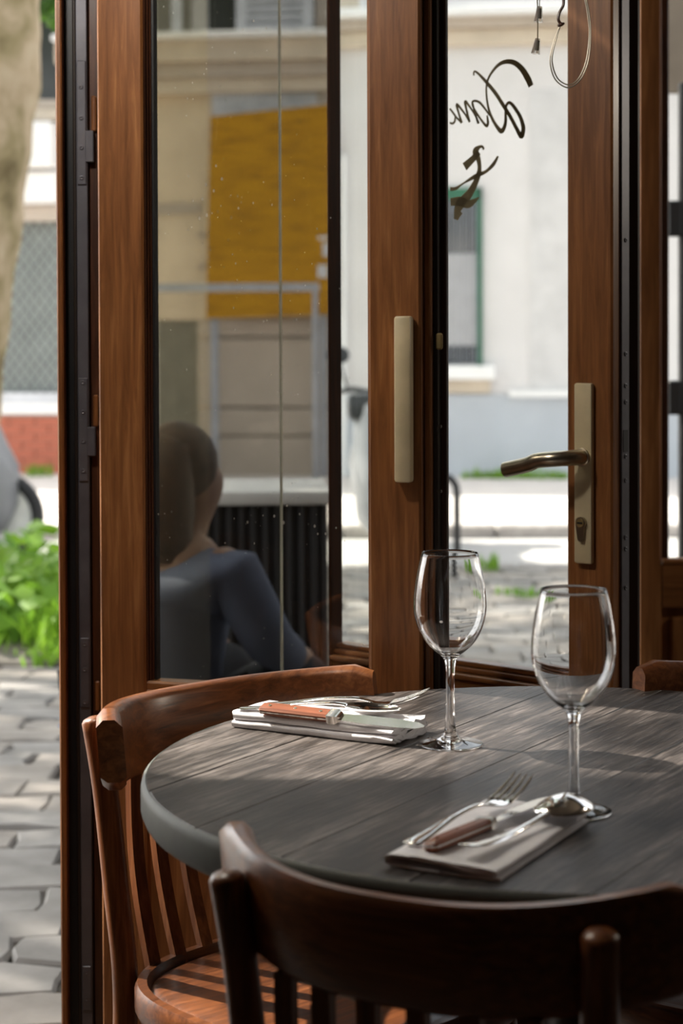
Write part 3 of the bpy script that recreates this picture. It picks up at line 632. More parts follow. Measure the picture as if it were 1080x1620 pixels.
# rebated closing edge on the right of the leaf
MB().box(u3 + .0005, u3 + 0.010, 0.016, T, 0.008, TOP, 0.002).build('rebate_strip', M_DOOR, la)
MB().box(u3 + 0.0105, u3 + 0.017, 0.030, T + 0.004, 0.008, TOP, 0.001).build('lock_strip', M_BLACKWOOD, la)
MB().box(u3 + 0.012, u3 + 0.024, T + 0.0045, T + 0.02, 0.008, TOP, 0.002).build('weather_strip', M_DOORD, la)
kx = A.x(689, 540, .024); MB().box(kx, kx + 0.009, 0.024, 0.0298, A.z(694, 553, .03), A.z(694, 527, .03), 0.002).build('keeper_plate', M_BRASSW, la)
for py in (675, 777, 990): 
    kz = A.z(690, py, .03); MB().lathe([(0.003, 0), (0.003, 0.0015)], 10).build('screw', M_STEEL, la).matrix_local = Matrix.Translation((kx + 0.004, 0.0295, kz)) @ Matrix.Rotation(PI/2, 4, 'X')
# pull handle
hz0, hz1 = A.z(636, 764, -.02), A.z(636, 500, -.02)
MB().box(A.x(624, 640, -.014), A.x(651, 640, -.014), -0.020, -0.0005, hz0, hz1, 0.004, 2).build('pull_handle', M_CREAM, la, 40)

# neighbouring leaf folded out, its closing edge towards the room
dd = 2.755; xa = W(91, 700, dd).x; xb = W(157, 700, dd).x
ld = empty('folding_door', (xa, dd, 0), 0, 'folded-out door leaf seen edge-on with dark metal lock strip', 'door')
def dxl(px): return W(px, 700, dd).x - xa
def dzl(py, px=125): return W(px, py, dd).z
MB().box(0, dxl(101), 0.0, 0.42, 0.008, TOP, 0.002).build('outer_stile', M_DOOR, ld)
MB().box(dxl(101), dxl(117), 0.028, 0.42, 0.008, TOP).build('groove', M_BLACK, ld, 0)
MB().box(dxl(117), dxl(123), 0.006, 0.42, 0.008, TOP, 0.002).build('groove_lip', M_BLACKWOOD, ld)
MB().box(dxl(123), dxl(141), 0.012, 0.42, 0.008, TOP, 0.001).build('edge_core', M_BLACKWOOD, ld)
strip = MB().box(dxl(122.5), dxl(140), 0.006, 0.0118, 0.01, TOP - .01, 0.001).build('lock_strip', M_STRIP, ld)
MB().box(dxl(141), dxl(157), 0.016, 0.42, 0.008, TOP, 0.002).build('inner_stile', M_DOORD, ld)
scr = None
for plate in ((95, 292, (137, 186, 233, 281), 206, 256), (598, 762, (605, 652, 698, 745), 676, 722), (1010, 1120, (1020, 1060, 1112), None, None), (1530, 1600, (1540, 1582), None, None)):
    pa, pb, ss, ta, tb_ = plate
    pl = MB().box(dxl(124), dxl(138.5), 0.0035, 0.0058, dzl(pb), dzl(pa), 0.0011).build('lock_plate', M_STRIP, ld)
    if ta: MB().box(dxl(137), dxl(150), 0.0035, 0.0155, dzl(tb_), dzl(ta), 0.001).build('locking_tongue', M_STRIP, ld)
    for sy in ss:
        if scr is None:
            o = MB().lathe([(0.0034, 0), (0.0034, 0.0010), (0.0022, 0.0014), (0.0008, 0.0006)], 12).build('screw', M_STRIP, ld); scr = o.data
        else: o = share(scr, 'screw', ld)
        o.location = (dxl(131), 0.0036, dzl(sy)); o.rotation_euler.x = PI/2
for (ya, yb) in ((150, 207), (625, 676), (1080, 1128)):
    MB().box(dxl(146), dxl(154), 0.010, 0.0158, dzl(yb), dzl(ya), 0.002).build('chipped_edge', M_TAN if False else M_DOOR, ld)

# tinted fixed pane between that leaf and the glazed door
a0 = Vector((W(200, 700, 2.86).x, 2.86)); cL = C.w(0, 0.02, 0)
class P2(Plane):
    def __init__(s, a, b): s.o = Vector((a[0], a[1], 0)); dv = Vector((b[0] - a[0], b[1] - a[1], 0)); s.L = dv.length; s.u = dv.normalized(); s.v = Vector((-s.u.y, s.u.x, 0)); s.ang = math.atan2(s.u.y, s.u.x)
B = P2(a0, (cL.x - 0.0015, cL.y))
lb = leaf('side_light', B, 'fixed tinted glass side light behind the left door leaf', 'window')
bl = B.L - 0.0005; m1 = B.x(332); m2 = B.x(445)
def sheet(x0, x1, mat):           # front and back face of a pane whose edges sit in the frame
    z0, z1 = .06, TOP - .02
    MB().add([(x0, 0, z0), (x1, 0, z0), (x1, 0, z1), (x0, 0, z1), (x0, .005, z0), (x0, .005, z1), (x1, .005, z1), (x1, .005, z0)], [(0, 1, 2, 3), (4, 5, 6, 7)]).build('glass_pane', mat, lb, 0)
sheet(.008, m1, M_GLASS_B2); sheet(m1, m2, M_GLASS_B); sheet(m2 + .0012, bl, M_GLASS_B)
MB().box(m2, m2 + .0012, -0.001, 0.006, 0.06, TOP - .02).build('pane_edge', M_PEDGE, lb, 0)
MB().box(-0.012, 0.0078, -0.012, 0.018, 0.005, TOP, 0.002).build('frame_post', M_BLACKWOOD, lb); MB().box(0.008, bl, -0.012, 0.018, 0.005, 0.06, 0.002).build('bottom_rail', M_BLACKWOOD, lb); MB().box(0.008, bl, -0.012, 0.018, TOP - .02, TOP, 0.002).build('top_rail', M_BLACKWOOD, lb)

# glazed door with the lever handle
lc = leaf('glazed_door', C, 'glazed wooden door with lever handle and cream lock plate')
c1, c2, c3 = C.x(522), C.x(896), C.L
zc = C.z(780, 1052, .012)
MB().box(0, c1, 0, 0.03, 0.008, TOP, 0.002).build('stile', M_DOORD, lc); MB().box(c2, c3, 0, T, 0.008, TOP, 0.003).build('stile', M_DOOR, lc)
MB().box(c1, c2, 0.002, T, 0.008, 0.17, 0.002).build('rail', M_DOORX, lc); MB().box(c1, c2, 0.002, T, zc - 0.13, zc - 0.026, 0.002).build('rail', M_DOORX, lc); MB().box(c1, c2, 0.002, T, TOP - 0.12, TOP, 0.002).build('rail', M_DOORX, lc)
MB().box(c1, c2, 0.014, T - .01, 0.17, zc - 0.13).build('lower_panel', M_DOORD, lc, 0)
for k in range(3): MB().box(c1, c2, 0.0005 + 0.006*k if k else -0.004, 0.036, zc - 0.026 + 0.0088*k, zc - 0.026 + 0.0088*(k + 1) - 0.0006, 0.0028, 2).build('glazing_bead', M_DOORX, lc)
MB().box(c2 - 0.002, c2, 0.010, 0.036, zc, TOP - .12).build('glazing_bead', M_BLACKWOOD, lc, 0)
MB().box(c1 - .002, c2 - .0025, 0.020, 0.024, zc - .002, TOP - .118).build('glass_pane', M_GLASS_C, lc, 0)
# closing edge
MB().box(c3 + .0004, c3 + 0.003, 0.020, 0.040, 0.3, 1.9, 0.0008).build('face_plate', M_STRIP, lc)
zz0, zz1 = C.z(986, 715, .03), C.z(986, 680, .03); MB().box(c3 + .0031, c3 + 0.0036, 0.024, 0.036, zz0, zz1).build('latch_hole', M_BLACK, lc, 0)
for py in (610, 636, 722, 760, 850, 868):
    o = share(scr, 'screw', lc, (c3 + 0.003, 0.030, C.z(986, py, .03)), (0, PI/2, 0))
for py in (380, 560, 930): o = share(scr, 'screw', lc, (c3 + 0.003, 0.030, C.z(986, py, .03)), (0, PI/2, 0))
# lock plate, lever, cylinder
pz0, pz1 = C.z(922, 892, -.008), C.z(922, 606, -.008); px0, px1 = C.x(908, 740, -.008), C.x(936, 740, -.008)
lp = MB().box(px0, px1, -0.010, -0.0004, pz0, pz1, 0.0035, 2).build('lock_plate', M_CREAM, lc, 40)
pxm = (px0 + px1)/2; lz = C.z(922, 725, -.03)
ex, ez = C.hit(799, 743, -.056); dz_ = lz - ez
lev = [(pxm, -0.0102, lz), (pxm, -0.026, lz), (pxm - .006, -0.042, lz - .01*dz_), (pxm - 0.022, -0.053, lz - .08*dz_), (pxm - 0.045, -0.0565, lz - .22*dz_), ((pxm + ex)/2 - .012, -0.0565, lz - .55*dz_), (ex, -0.056, ez)]
MB().tube(spline(lev, 5), 0.0112, 14).build('lever', M_NICKEL, lp, 50)
MB().lathe([(0.013, 0), (0.013, 0.003), (0.0105, 0.004)], 20).build('lever_collar', M_NICKEL, lp).matrix_local = Matrix.Translation((pxm, -0.0102, lz)) @ Matrix.Rotation(PI/2, 4, 'X')
cz = C.z(917, 827, -.012); cxx = C.x(919, 830, -.012)
out = [(0.0085*math.cos(a), 0.0085*math.sin(a)) for a in [math.radians(q) for q in range(-35, 216, 18)]] + [(-0.0048, -0.0235), (-0.003, -0.0265), (0.003, -0.0265), (0.0048, -0.0235)]
cy = MB().prism([(cxx + x, cz + z) for x, z in out], -0.0145, -0.0102).build('lock_cylinder', M_NICKEL, lp)
MB().lathe([(0.006, 0), (0.006, .0012)], 16).build('key_barrel', M_BRASSW, cy).matrix_local = Matrix.Translation((cxx, -0.0146, cz)) @ Matrix.Rotation(PI/2, 4, 'X')
MB().box(cxx - .0045, cxx + .0045, -0.0164, -0.0159, cz - .0012, cz + .0012).build('key_slot', M_BLACK, cy, 0)
# script lettering on the pane (read from the street, so mirrored here)
def stroke(pts, wid):
    n = 5; P = spline([(690 + x/5.143, 60 + y/5.143, w) for (x, y), w in zip(pts, wid)], n); L_ = []; R_ = []
    loc = [C.hit(p.x, p.y, 0.0192) for p in P]; k = 3.0/5.143/F*1.35
    for i, (x, z) in enumerate(loc):
        a_ = Vector(loc[max(i - 1, 0)]); b_ = Vector(loc[min(i + 1, len(loc) - 1)]); t_ = (b_ - a_); t_ = t_.normalized() if t_.length > 1e-9 else Vector((1, 0)); nn = Vector((-t_.y, t_.x)); h = P[i].z*k/2
        L_.append((x + nn.x*h, 0.0192, z + nn.y*h)); R_.append((x - nn.x*h, 0.0192, z - nn.y*h))
    m_ = MB(); q = len(L_); back = lambda s_: [(x, 0.0198, z) for x, y, z in s_]
    m_.add(L_ + R_, [(i, i + 1, q + i + 1, q + i) for i in range(q - 1)]); m_.add(back(L_) + back(R_), [(i, q + i, q + i + 1, i + 1) for i in range(q - 1)]); return m_
letters = [
 ('letter', [([(768, 392), (745, 335), (700, 260), (640, 205), (575, 192), (510, 215), (450, 280), (415, 350), (405, 440), (420, 560), (450, 650), (490, 720), (525, 758), (548, 735), (562, 680), (562, 600), (570, 545), (595, 527), (630, 560), (680, 640), (705, 720), (702, 770), (688, 800), (650, 735), (600, 640), (550, 560), (480, 450), (410, 365), (350, 300), (315, 272), (303, 285), (305, 305)],
     [34, 38, 34, 30, 26, 20, 15, 13, 12, 14, 17, 20, 28, 24, 20, 16, 16, 18, 20, 22, 26, 28, 28, 22, 22, 22, 22, 20, 14, 12, 10, 8])]),
 ('letter', [([(440, 632), (425, 620), (390, 570), (350, 525), (315, 512), (292, 522), (300, 565), (345, 640), (385, 695), (408, 715), (418, 690), (412, 630)], [8, 10, 12, 14, 14, 12, 12, 12, 14, 18, 16, 10]), ([(292, 522), (310, 600), (340, 695)], [12, 12, 16])]),
 ('letter', [([(345, 695), (310, 620), (270, 560), (233, 515), (245, 590), (268, 685)], [12, 11, 12, 16, 14, 16]), ([(268, 680), (225, 610), (165, 540), (180, 610), (205, 692)], [12, 11, 16, 13, 16])]),
 ('letter', [([(205, 690), (165, 650), (128, 600), (108, 575)], [12, 11, 12, 10]), ([(152, 640), (148, 680), (128, 697), (108, 688)], [10, 13, 13, 10])]),
 ('letter', [([(385, 908), (372, 885), (345, 890), (318, 925), (340, 985), (350, 1050), (342, 1110), (315, 1180), (275, 1255), (235, 1305), (195, 1350), (168, 1410), (150, 1475)], [14, 15, 22, 44, 32, 26, 34, 38, 48, 56, 62, 44, 14]), ([(345, 930), (290, 990), (228, 1048)], [34, 40, 50]),
     ([(500, 962), (465, 1025), (405, 1085), (345, 1112), (290, 1140), (215, 1185), (155, 1225), (112, 1228)], [12, 22, 18, 26, 22, 10, 20, 24]), ([(115, 1335), (190, 1330), (265, 1350), (345, 1298)], [44, 54, 48, 6]), ([(205, 1420), (165, 1480)], [16, 12])])]
for nm, strokes in letters:
    m_ = MB()
    for p_, w_ in strokes: s_ = stroke(p_, w_); m_.add(s_.v, s_.f)
    m_.build(nm, M_INK, lc, 0)

# post between the glazed door and the bay, bay partition, far bay door
structure('trim_2', MB().box(0.4085, 0.432, 2.745, 2.95, 0, 2.40, 0.003), M_BLACKWOOD, 'dark door post right of the glazed door')
mb = MB(); a_, b_ = Vector((0.412, 2.951, 0)), Vector((0.605, 4.0, 0)); mb.rings([[(a_.x, a_.y, 0), (a_.x + .02, a_.y, 0), (b_.x + .02, b_.y, 0), (b_.x, b_.y, 0)], [(a_.x, a_.y, 2.4), (a_.x + .02, a_.y, 2.4), (b_.x + .02, b_.y, 2.4), (b_.x, b_.y, 2.4)]])
structure('wall_bay', mb, M_BLACKWOOD, 'dark side of the bay right of the glazed door')
E = Plane(1010, 4.02, 1500, 4.02); le = leaf('bay_door', E, 'brown wooden door with glass upper half in the bay at the right edge')
e1 = E.x(1046); e2 = E.x(1560); e3 = e2 + .05; ze = E.z(1060, 884)
MB().box(0, e1, 0, T, .008, 2.3, .003).build('stile', M_DOOR, le); MB().box(e2, e3, 0, T, .008, 2.3, .003).build('stile', M_DOOR, le)
zr = E.z(1060, 962); MB().box(e1, e2, .001, T, zr, ze - .012, .003).build('rail', M_DOORX, le); MB().box(e1, e2, .001, T, .008, .16, .003).build('rail', M_DOORX, le); MB().box(e1, e2, .001, T, 2.2, 2.3, .003).build('rail', M_DOORX, le)
MB().box(e1, e2, -.002, .03, ze - .0118, ze, .003).build('glazing_bead', M_DOORX, le); MB().box(e1, e1 + .017, .008, .03, ze, 2.2, .002).build('glazing_bead', M_DOORD, le)
MB().box(e1, e2, .02, .036, .16, zr).build('lower_panel', M_DOOR, le, 0); MB().box(e1 + .02, e2 - .02, .008, .0199, .18, zr - .02, .008).build('raised_field', M_DOOR, le)
MB().box(e1 + .0172, e2, .019, .023, ze, 2.2).build('glass_pane', M_GLASS_C, le, 0)
# open shutter outside the bay
S = Plane(1076, 5.0, 1500, 5.0); ls = leaf('open_shutter', S, 'black open shutter leaf outside the bay door', 'shutter')
MB().box(0, .55, 0, .04, .01, W(1079, 130, 5.0).z, .003).build('shutter_panel', M_BLACK, ls)
for (ya, yb) in ((318, 374), (602, 656)): MB().box(-.036, 0, -.02, .03, S.z(1070, yb), S.z(1070, ya), .004).build('hinge_block', M_BLACK, ls)
aw = Plane(1000, 5.6, 1500, 5.6); la2 = leaf('added_awning', aw, 'added taupe canvas valance covering the bright wall at the top right', 'awning')  # awning added to cover the too bright wall behind
MB().box(0, 1.4, 0, .012, aw.z(1060, 148), 2.5, .003).build('valance', M_AWN, la2); MB().tube([(0, .006, 2.52), (1.4, .006, 2.52)], .04, 12).build('roller', M_AWN, la2)
for xx in (.05, 1.35): MB().tube([(xx, .05, 0), (xx, .05, 2.52)], .018, 8).build('post', M_BLACK, la2)

# ------------------------------------------------------------------ hanging cord and wire
WD = 2.56
def wpt(x, y, dd_=WD): return W(680 + x/2.7, y/2.7, dd_)
top = wpt(610, 0); hk = empty('wire_loop', (top.x, WD, 2.40), 0, 'pale wire twisted into a hanging loop before the door stile', 'wire')
def rel(ps, o): return [p - o.location for p in ps]
lp1 = [wpt(x, y) for x, y in ((552, 115), (522, 200), (513, 270), (535, 340), (588, 374), (640, 342), (675, 262), (686, 150), (680, 60), (668, 0))]; e1_ = Vector((lp1[-1].x - .004, WD, 2.40))
lp2 = [wpt(x, y, WD + .003) for x, y in ((556, 110), (528, 205), (522, 270), (545, 335), (590, 362), (632, 338), (666, 262), (680, 150), (673, 60), (662, 0))]; e2_ = Vector((lp2[-1].x, WD, 2.40))
tw = [wpt(x, y) for x, y in ((560, 104), (548, 85), (552, 55), (568, 25), (570, 0))]; e3_ = Vector((tw[-1].x + .01, WD, 2.40))
M_WIRE = plain('pale_wire', (0.52, 0.47, 0.38), 0.4, 0.5)
for ps_, e_ in ((lp1, e1_), (lp2, e2_)): MB().tube(rel(spline(ps_, 6) + [e_], hk), 0.0010, 6).build('wire_strand', M_WIRE, hk)
MB().tube(rel(spline(tw, 6) + [e3_], hk), 0.0022, 6).build('twisted_end', M_DOORD, hk); MB().tube(rel([wpt(545, 112), wpt(560, 104), wpt(574, 99)], hk), [.0015, .003, .0012], 8).build('knot', M_DOORD, hk)
ct = wpt(458, 0); cd = empty('hanging_cord', (ct.x, WD, 2.40), 0, 'thin cord with two clear plastic cord ends hanging before the glass', 'cord')
MB().tube(rel([Vector((ct.x, WD, 2.40)), wpt(458, 0), wpt(460, 60), wpt(459, 200)], cd), 0.0009, 6).build('cord', M_INK, cd)
MB().tube(rel([Vector((ct.x + .003, WD, 2.40)), wpt(468, 0), wpt(466, 60)], cd), 0.0007, 6).build('cord', M_INK, cd)
for (xa_, ya_, xb_, yb_) in ((468, 28, 462, 94), (460, 165, 450, 230)):
    MB().tube(rel([wpt(xa_, ya_), wpt(xb_, yb_)], cd), [.0034, .0062], 12).build('cord_end', M_PLASTIC, cd)
    MB().tube(rel([wpt(xa_, ya_ + 8), wpt(xb_ + 2, yb_ - 14)], cd), [.0022, .0028], 8).build('cord_knot', M_INK, cd)

# ------------------------------------------------------------------ round table
TC = Vector((0.254, 2.04)); TR = 0.47; TZ = 0.75; TT = 0.042
tbl = empty('round_table', (TC.x, TC.y, 0), 0, 'round table with dark weathered plank top and thick edge', 'table')
gd = Vector((0.52, 0.854)).normalized(); ga = math.atan2(gd.y, gd.x) - PI/2      # plank frame: local y along the boards
joints = [-TR, -0.335, -0.21, -0.085, 0.05, 0.20, 0.34, TR]
RI = TR - 0.006
for i in range(len(joints) - 1):
    x0, x1 = joints[i] + (0.0006 if i else 0.006), joints[i + 1] - (0.0006 if i < len(joints) - 2 else 0.006); N = 14
    low = []; up = []
    for k in range(N + 1):
        x = x0 + (x1 - x0)*k/N; h = math.sqrt(max(RI*RI - x*x, 0)); low.append((x, -h)); up.append((x, h))
    outl = low + up[::-1]; oc = [((x - (x0 + x1)/2)*0.988 + (x0 + x1)/2, y*0.996) for x, y in outl]
    pk = MB().rings([[(x, y, TZ - 0.012) for x, y in outl], [(x, y, TZ - 0.0010) for x, y in outl], [(x, y, TZ) for x, y in oc]]).build('plank', M_TABLE, tbl, 25); pk.rotation_euler.z = ga
MB().lathe([(TR - .08, TZ - TT), (TR - .01, TZ - TT), (TR - .003, TZ - TT + .004), (TR, TZ - TT + .012), (TR, TZ - .010), (TR - .0015, TZ - .003), (TR - .005, TZ - .0004), (TR - .0062, TZ - .0012), (TR - .0064, TZ - .0125), (TR - .08, TZ - .0125)], 96).build('edge_band', M_TEDGE, tbl, 50)
MB().lathe([(0.05, TZ - TT), (TR - .081, TZ - TT), (TR - .081, TZ - .0126), (0.05, TZ - .0126)], 64).build('underside', M_BLACKWOOD, tbl, 30)
MB().lathe([(.03, .035), (.036, .04), (.034, .3), (.034, .66), (.05, .69), (.12, .700), (.12, .7075)], 24).build('pedestal', M_BLACK, tbl, 40)
for k in range(4):
    an = PI/4 + k*PI/2; MB().tube([(.03*math.cos(an), .03*math.sin(an), .06), (.15*math.cos(an), .15*math.sin(an), .045), (.25*math.cos(an), .25*math.sin(an), .012)], [.026, .02, .012], 8).build('foot', M_BLACK, tbl, 50)

# ------------------------------------------------------------------ chairs
def chair(loc, facing, label, S_=0.118, half=0.216):
    f = Vector(facing).normalized(); rz = math.atan2(f.y, f.x) - PI/2
    t = empty('bistro_chair', (loc[0], loc[1], 0), rz, label, 'chair', 'bistro chairs around the round table')
    yc = lambda x: -0.235 + S_*(abs(x)/half)**2.5
    # seat: panel inside a bent ring
    def outl(s_, z, sq=3.0):
        return [(0.205*s_*math.copysign(abs(math.cos(a))**(2/sq), math.cos(a))*(1 + 0.04*math.sin(a)), 0.01 + 0.20*s_*math.copysign(abs(math.sin(a))**(2/sq), math.sin(a)), z) for a in [2*PI*k/64 for k in range(64)]]
    MB().rings([outl(.90, .425), outl(.985, .425), outl(1.0, .432), outl(1.0, .455), outl(.985, .462), outl(.935, .462), outl(.92, .457), outl(.915, .452), outl(.90, .425)], False, False).build('seat_ring', M_CHAIRX, t, 40)
    MB().rings([outl(.90, .436), outl(.914, .451), outl(.86, .4555), outl(.6, .452), outl(.3, .450), outl(.02, .4495)]).build('seat', M_CHAIRX, t, 40)
    # crest rail
    H = 31; rings = []
    for k in range(H):
        u = -1 + 2*k/(H - 1); x = half*u; y = yc(x); dx = 1e-3; tx = Vector((2*dx, yc(x + dx) - yc(x - dx))).normalized(); n = Vector((-tx.y, tx.x))
        th = 0.011 + 0.004*max(0, (abs(u) - .8)/.2); e = max(0, (abs(u) - .93)/.07); zt_ = 0.774 - 0.010*e*e; zb_ = 0.682 + 0.012*e*e; rec = 0.14
        sec = [(-th, zb_ + .006), (-th*.5, zb_), (th*.5, zb_), (th, zb_ + .006), (th, zt_ - .008), (th*.45, zt_), (-th*.45, zt_), (-th, zt_ - .008)]
        rings.append([(x + n.x*o_, y + n.y*o_ - (z - .73)*rec, z + (y + .235)*0.12) for o_, z in sec])
    MB().rings(rings).build('crest_rail', M_CHAIRX, t, 50)
    for s_ in (-1, 1):
        xp = 0.163; yb_ = yc(xp) - 0.011 - 0.0145 - .004
        pth = spline([(s_*.172, -.215, 0), (s_*.160, -.178, .30), (s_*.152, -.175, .44), (s_*.157, -.186, .56), (s_*xp, yb_ + .008, .68), (s_*(xp + .006), yb_ - .004, .757)], 5)
        rr = [0.0125 + 0.003*min(1, i/10) for i in range(len(pth))]
        e = pth[-1] - pth[-2]; e.normalize(); pth += [pth[-1] + e*.004, pth[-1] + e*.0065]; rr += [.0125, .006]
        MB().tube(pth, rr, 14).build('back_post', M_CHAIR, t, 60)
        MB().tube([(s_*.150, .150, .424), (s_*.165, .172, .2), (s_*.175, .185, 0)], [.019, .017, .012], 12).build('leg', M_CHAIR, t, 60)
    for i in range(6):
        x = -0.1125 + 0.045*i; yt = yc(x)
        rings = []
        for k in range(9):
            q = k/8; z = .45 + (.685 - .45)*q; y = -.168 - .01*(1 - (x/.12)**2) + (yt + .004 + .168 + .01*(1 - (x/.12)**2))*q - .012*math.sin(PI*q)
            w_, d_ = .0085, .0055; rings.append([(x - w_, y - d_, z), (x + w_, y - d_, z), (x + w_, y + d_, z), (x - w_, y + d_, z)])
        MB().rings(rings).build('back_slat', M_CHAIR, t, 30)
    ringp = [(.15*math.cos(a), .01 + .15*math.sin(a), .24) for a in [2*PI*k/32 for k in range(33)]]
    MB().tube(ringp, .009, 8).build('foot_ring', M_CHAIRX, t, 60)
    return t
chair((-0.028, 2.222), (.702, -.712), 'brown bistro chair behind the table on the left, facing us, slats sunlit')
chair((0.150, 1.71), (.48, .877), 'dark bistro chair nearest us with its curved back turned to us')
chair((0.515, 2.266), (-.5, -.86), 'bistro chair at the right edge showing only its back rail tip')

# ------------------------------------------------------------------ wine glasses
def glass(px, py, label):
    p = Wz(px, py, TZ); t = empty('wine_glass', (p.x, p.y, TZ + .0002), 0, label, 'wine glass', 'wine glasses on the round table')
    outp = [(.0355, 0), (.0368, .0007), (.0371, .0014), (.0360, .0021), (.026, .0034), (.014, .0062), (.0085, .0115), (.0062, .019), (.0052, .035), (.0049, .060), (.0051, .082), (.0062, .094), (.0095, .101), (.018, .1075), (.028, .1175), (.0355, .1305), (.0402, .146), (.0415, .1585), (.0405, .176), (.0372, .197), (.0322, .2188)]
    P_ = spline([(r_, 0, z) for r_, z in outp], 4); base = [(max(p_.x, 1e-4), p_.z) for p_ in P_]
    inn = [(.0314, .2188), (.0364, .197), (.0397, .176), (.0407, .1585), (.0394, .146), (.0347, .1312), (.0271, .1186), (.0170, .1090), (.008, .1050), (.0004, .1042)]
    inner = [(max(p_.x, 3e-4), p_.z) for p_ in spline([(r_, 0, z) for r_, z in inn], 4)]
    prof = [(.0003, .0009), (.03, .0004)] + base + [(.0318, .2194)] + inner
    MB().lathe(prof, 56).build('glass_body', M_CRYSTAL, t, 180)
glass(712, 1178, 'empty wine glass standing farther back beside the left napkin')
glass(907, 1285, 'empty wine glass standing nearer us at the tip of the spoon')

# ------------------------------------------------------------------ napkins
def napkin(corner, ldir, L, Wd, path, th, label, seed, amp=0.0012):
    ld_ = Vector(ldir).normalized(); rz = math.atan2(ld_.y, ld_.x)
    t = empty('napkin', (corner.x, corner.y, TZ + .0003), rz, label, 'napkin', 'folded white napkins')
    sp_ = spline([(w, z, 0) for w, z in path], 5); n = len(sp_)
    def off(sg):
        o_ = []
        for i, p in enumerate(sp_):
            t_ = (sp_[min(i + 1, n - 1)] - sp_[max(i - 1, 0)]).normalized(); o_.append((p.x - t_.y*th/2*sg, p.y + t_.x*th/2*sg))
        return o_
    prof = off(1) + off(-1)[::-1]; rings = []; NS = 36
    for k in range(NS + 1):
        s_ = k/NS; ring = []
        for (w, z) in prof:
            nz = noise.noise(Vector((s_*5 + seed, w*30, z*60)))*amp; endp = noise.noise(Vector((w*25, z*120, seed + 3*round(s_))))*.006
            crump = max(0, (s_ - .86)/.14) if seed == 1 else 0
            ring.append((s_*L + endp*(1 if s_ > .5 else -1)*abs(s_ - .5)*2 , w + nz*.8 + crump*.004*math.sin(w*180 + z*700), max(.0002, z + nz*min(1, z/.004) + crump*.0025*math.sin(w*240))))
        rings.append(ring)
    MB().rings(rings).build('cloth', M_LINEN, t, 60); return t
k0 = Wz(367, 1151, TZ); k1 = Wz(622, 1181, TZ)
napkin(k0, k1.xy - k0.xy, (k1 - k0).length, .084, [(.084, .0022), (.040, .0022), (.006, .0022), (.0022, .0045), (.005, .0070), (.04, .0072), (.080, .0074), (.0835, .0093), (.079, .0112), (.04, .0116), (.008, .0116), (.0035, .0142), (.007, .0168), (.04, .0170), (.082, .0166)], .0047, 'folded white napkin with cutlery at the far left of the table', 1)
q0 = Wz(797, 1398, TZ); q1 = Wz(938, 1302, TZ)
napkin(q0, q1.xy - q0.xy, (q1 - q0).length, .112, [(.004, .0016), (.05, .0016), (.104, .0020), (.112, .0060), (.104, .0104), (.06, .0094), (.035, .0060), (.012, .0050), (.008, .0065), (.013, .0080), (.04, .0088), (.075, .0112), (.09, .0114)], .0020, 'folded white napkin with cutlery nearer us on the table', 2, .0010)

# ------------------------------------------------------------------ cutlery
def strap(mb, st_):                # stations: x, z, half width, half thickness -> rounded bar along x
    rings = []
    for x, z, w, h in st_:
        rings.append([(x, w*math.cos(a), z + h*math.sin(a)) for a in [2*PI*k/12 for k in range(12)]])
    return mb.rings(rings)
def dense(st_, n=4): 
    a = spline([(s_[0], s_[1], s_[2]) for s_ in st_], n); b_ = spline([(s_[3], 0, 0) for s_ in st_], n); return [(p.x, p.y, max(p.z, .0004), max(q.x, .0003)) for p, q in zip(a, b_)]
def fork(loc, ang, label, tilt=0.0, roll=0.0):
    t = empty('fork', loc, 0, label, 'fork', 'forks laid on the napkins'); t.rotation_euler = (roll, tilt, ang)
    strap(MB(), dense([(0, .0015, .004, .0008), (.004, .002, .0088, .0013), (.03, .004, .0078, .0015), (.07, .0085, .0045, .0018), (.11, .0095, .0030, .0019), (.128, .0065, .0036, .0018)])).build('handle', M_STEEL, t, 60)
    strap(MB(), dense([(.1275, .0065, .0034, .0016), (.136, .0042, .0080, .0011), (.144, .0032, .0118, .0009), (.152, .0036, .0128, .0008), (.158, .0046, .0127, .0008)])).build('head', M_STEEL, t, 60)
    for k in range(4):
        y = -.0108 + .0072*k
        MB().tube([(.156, y, .0044), (.170, y*1.0, .0078), (.184, y*.98, .0125), (.196, y*.96, .0180), (.2005, y*.96, .0205)], [.0021, .0019, .0017, .0013, .0005], 8).build('tine', M_STEEL, t, 60)
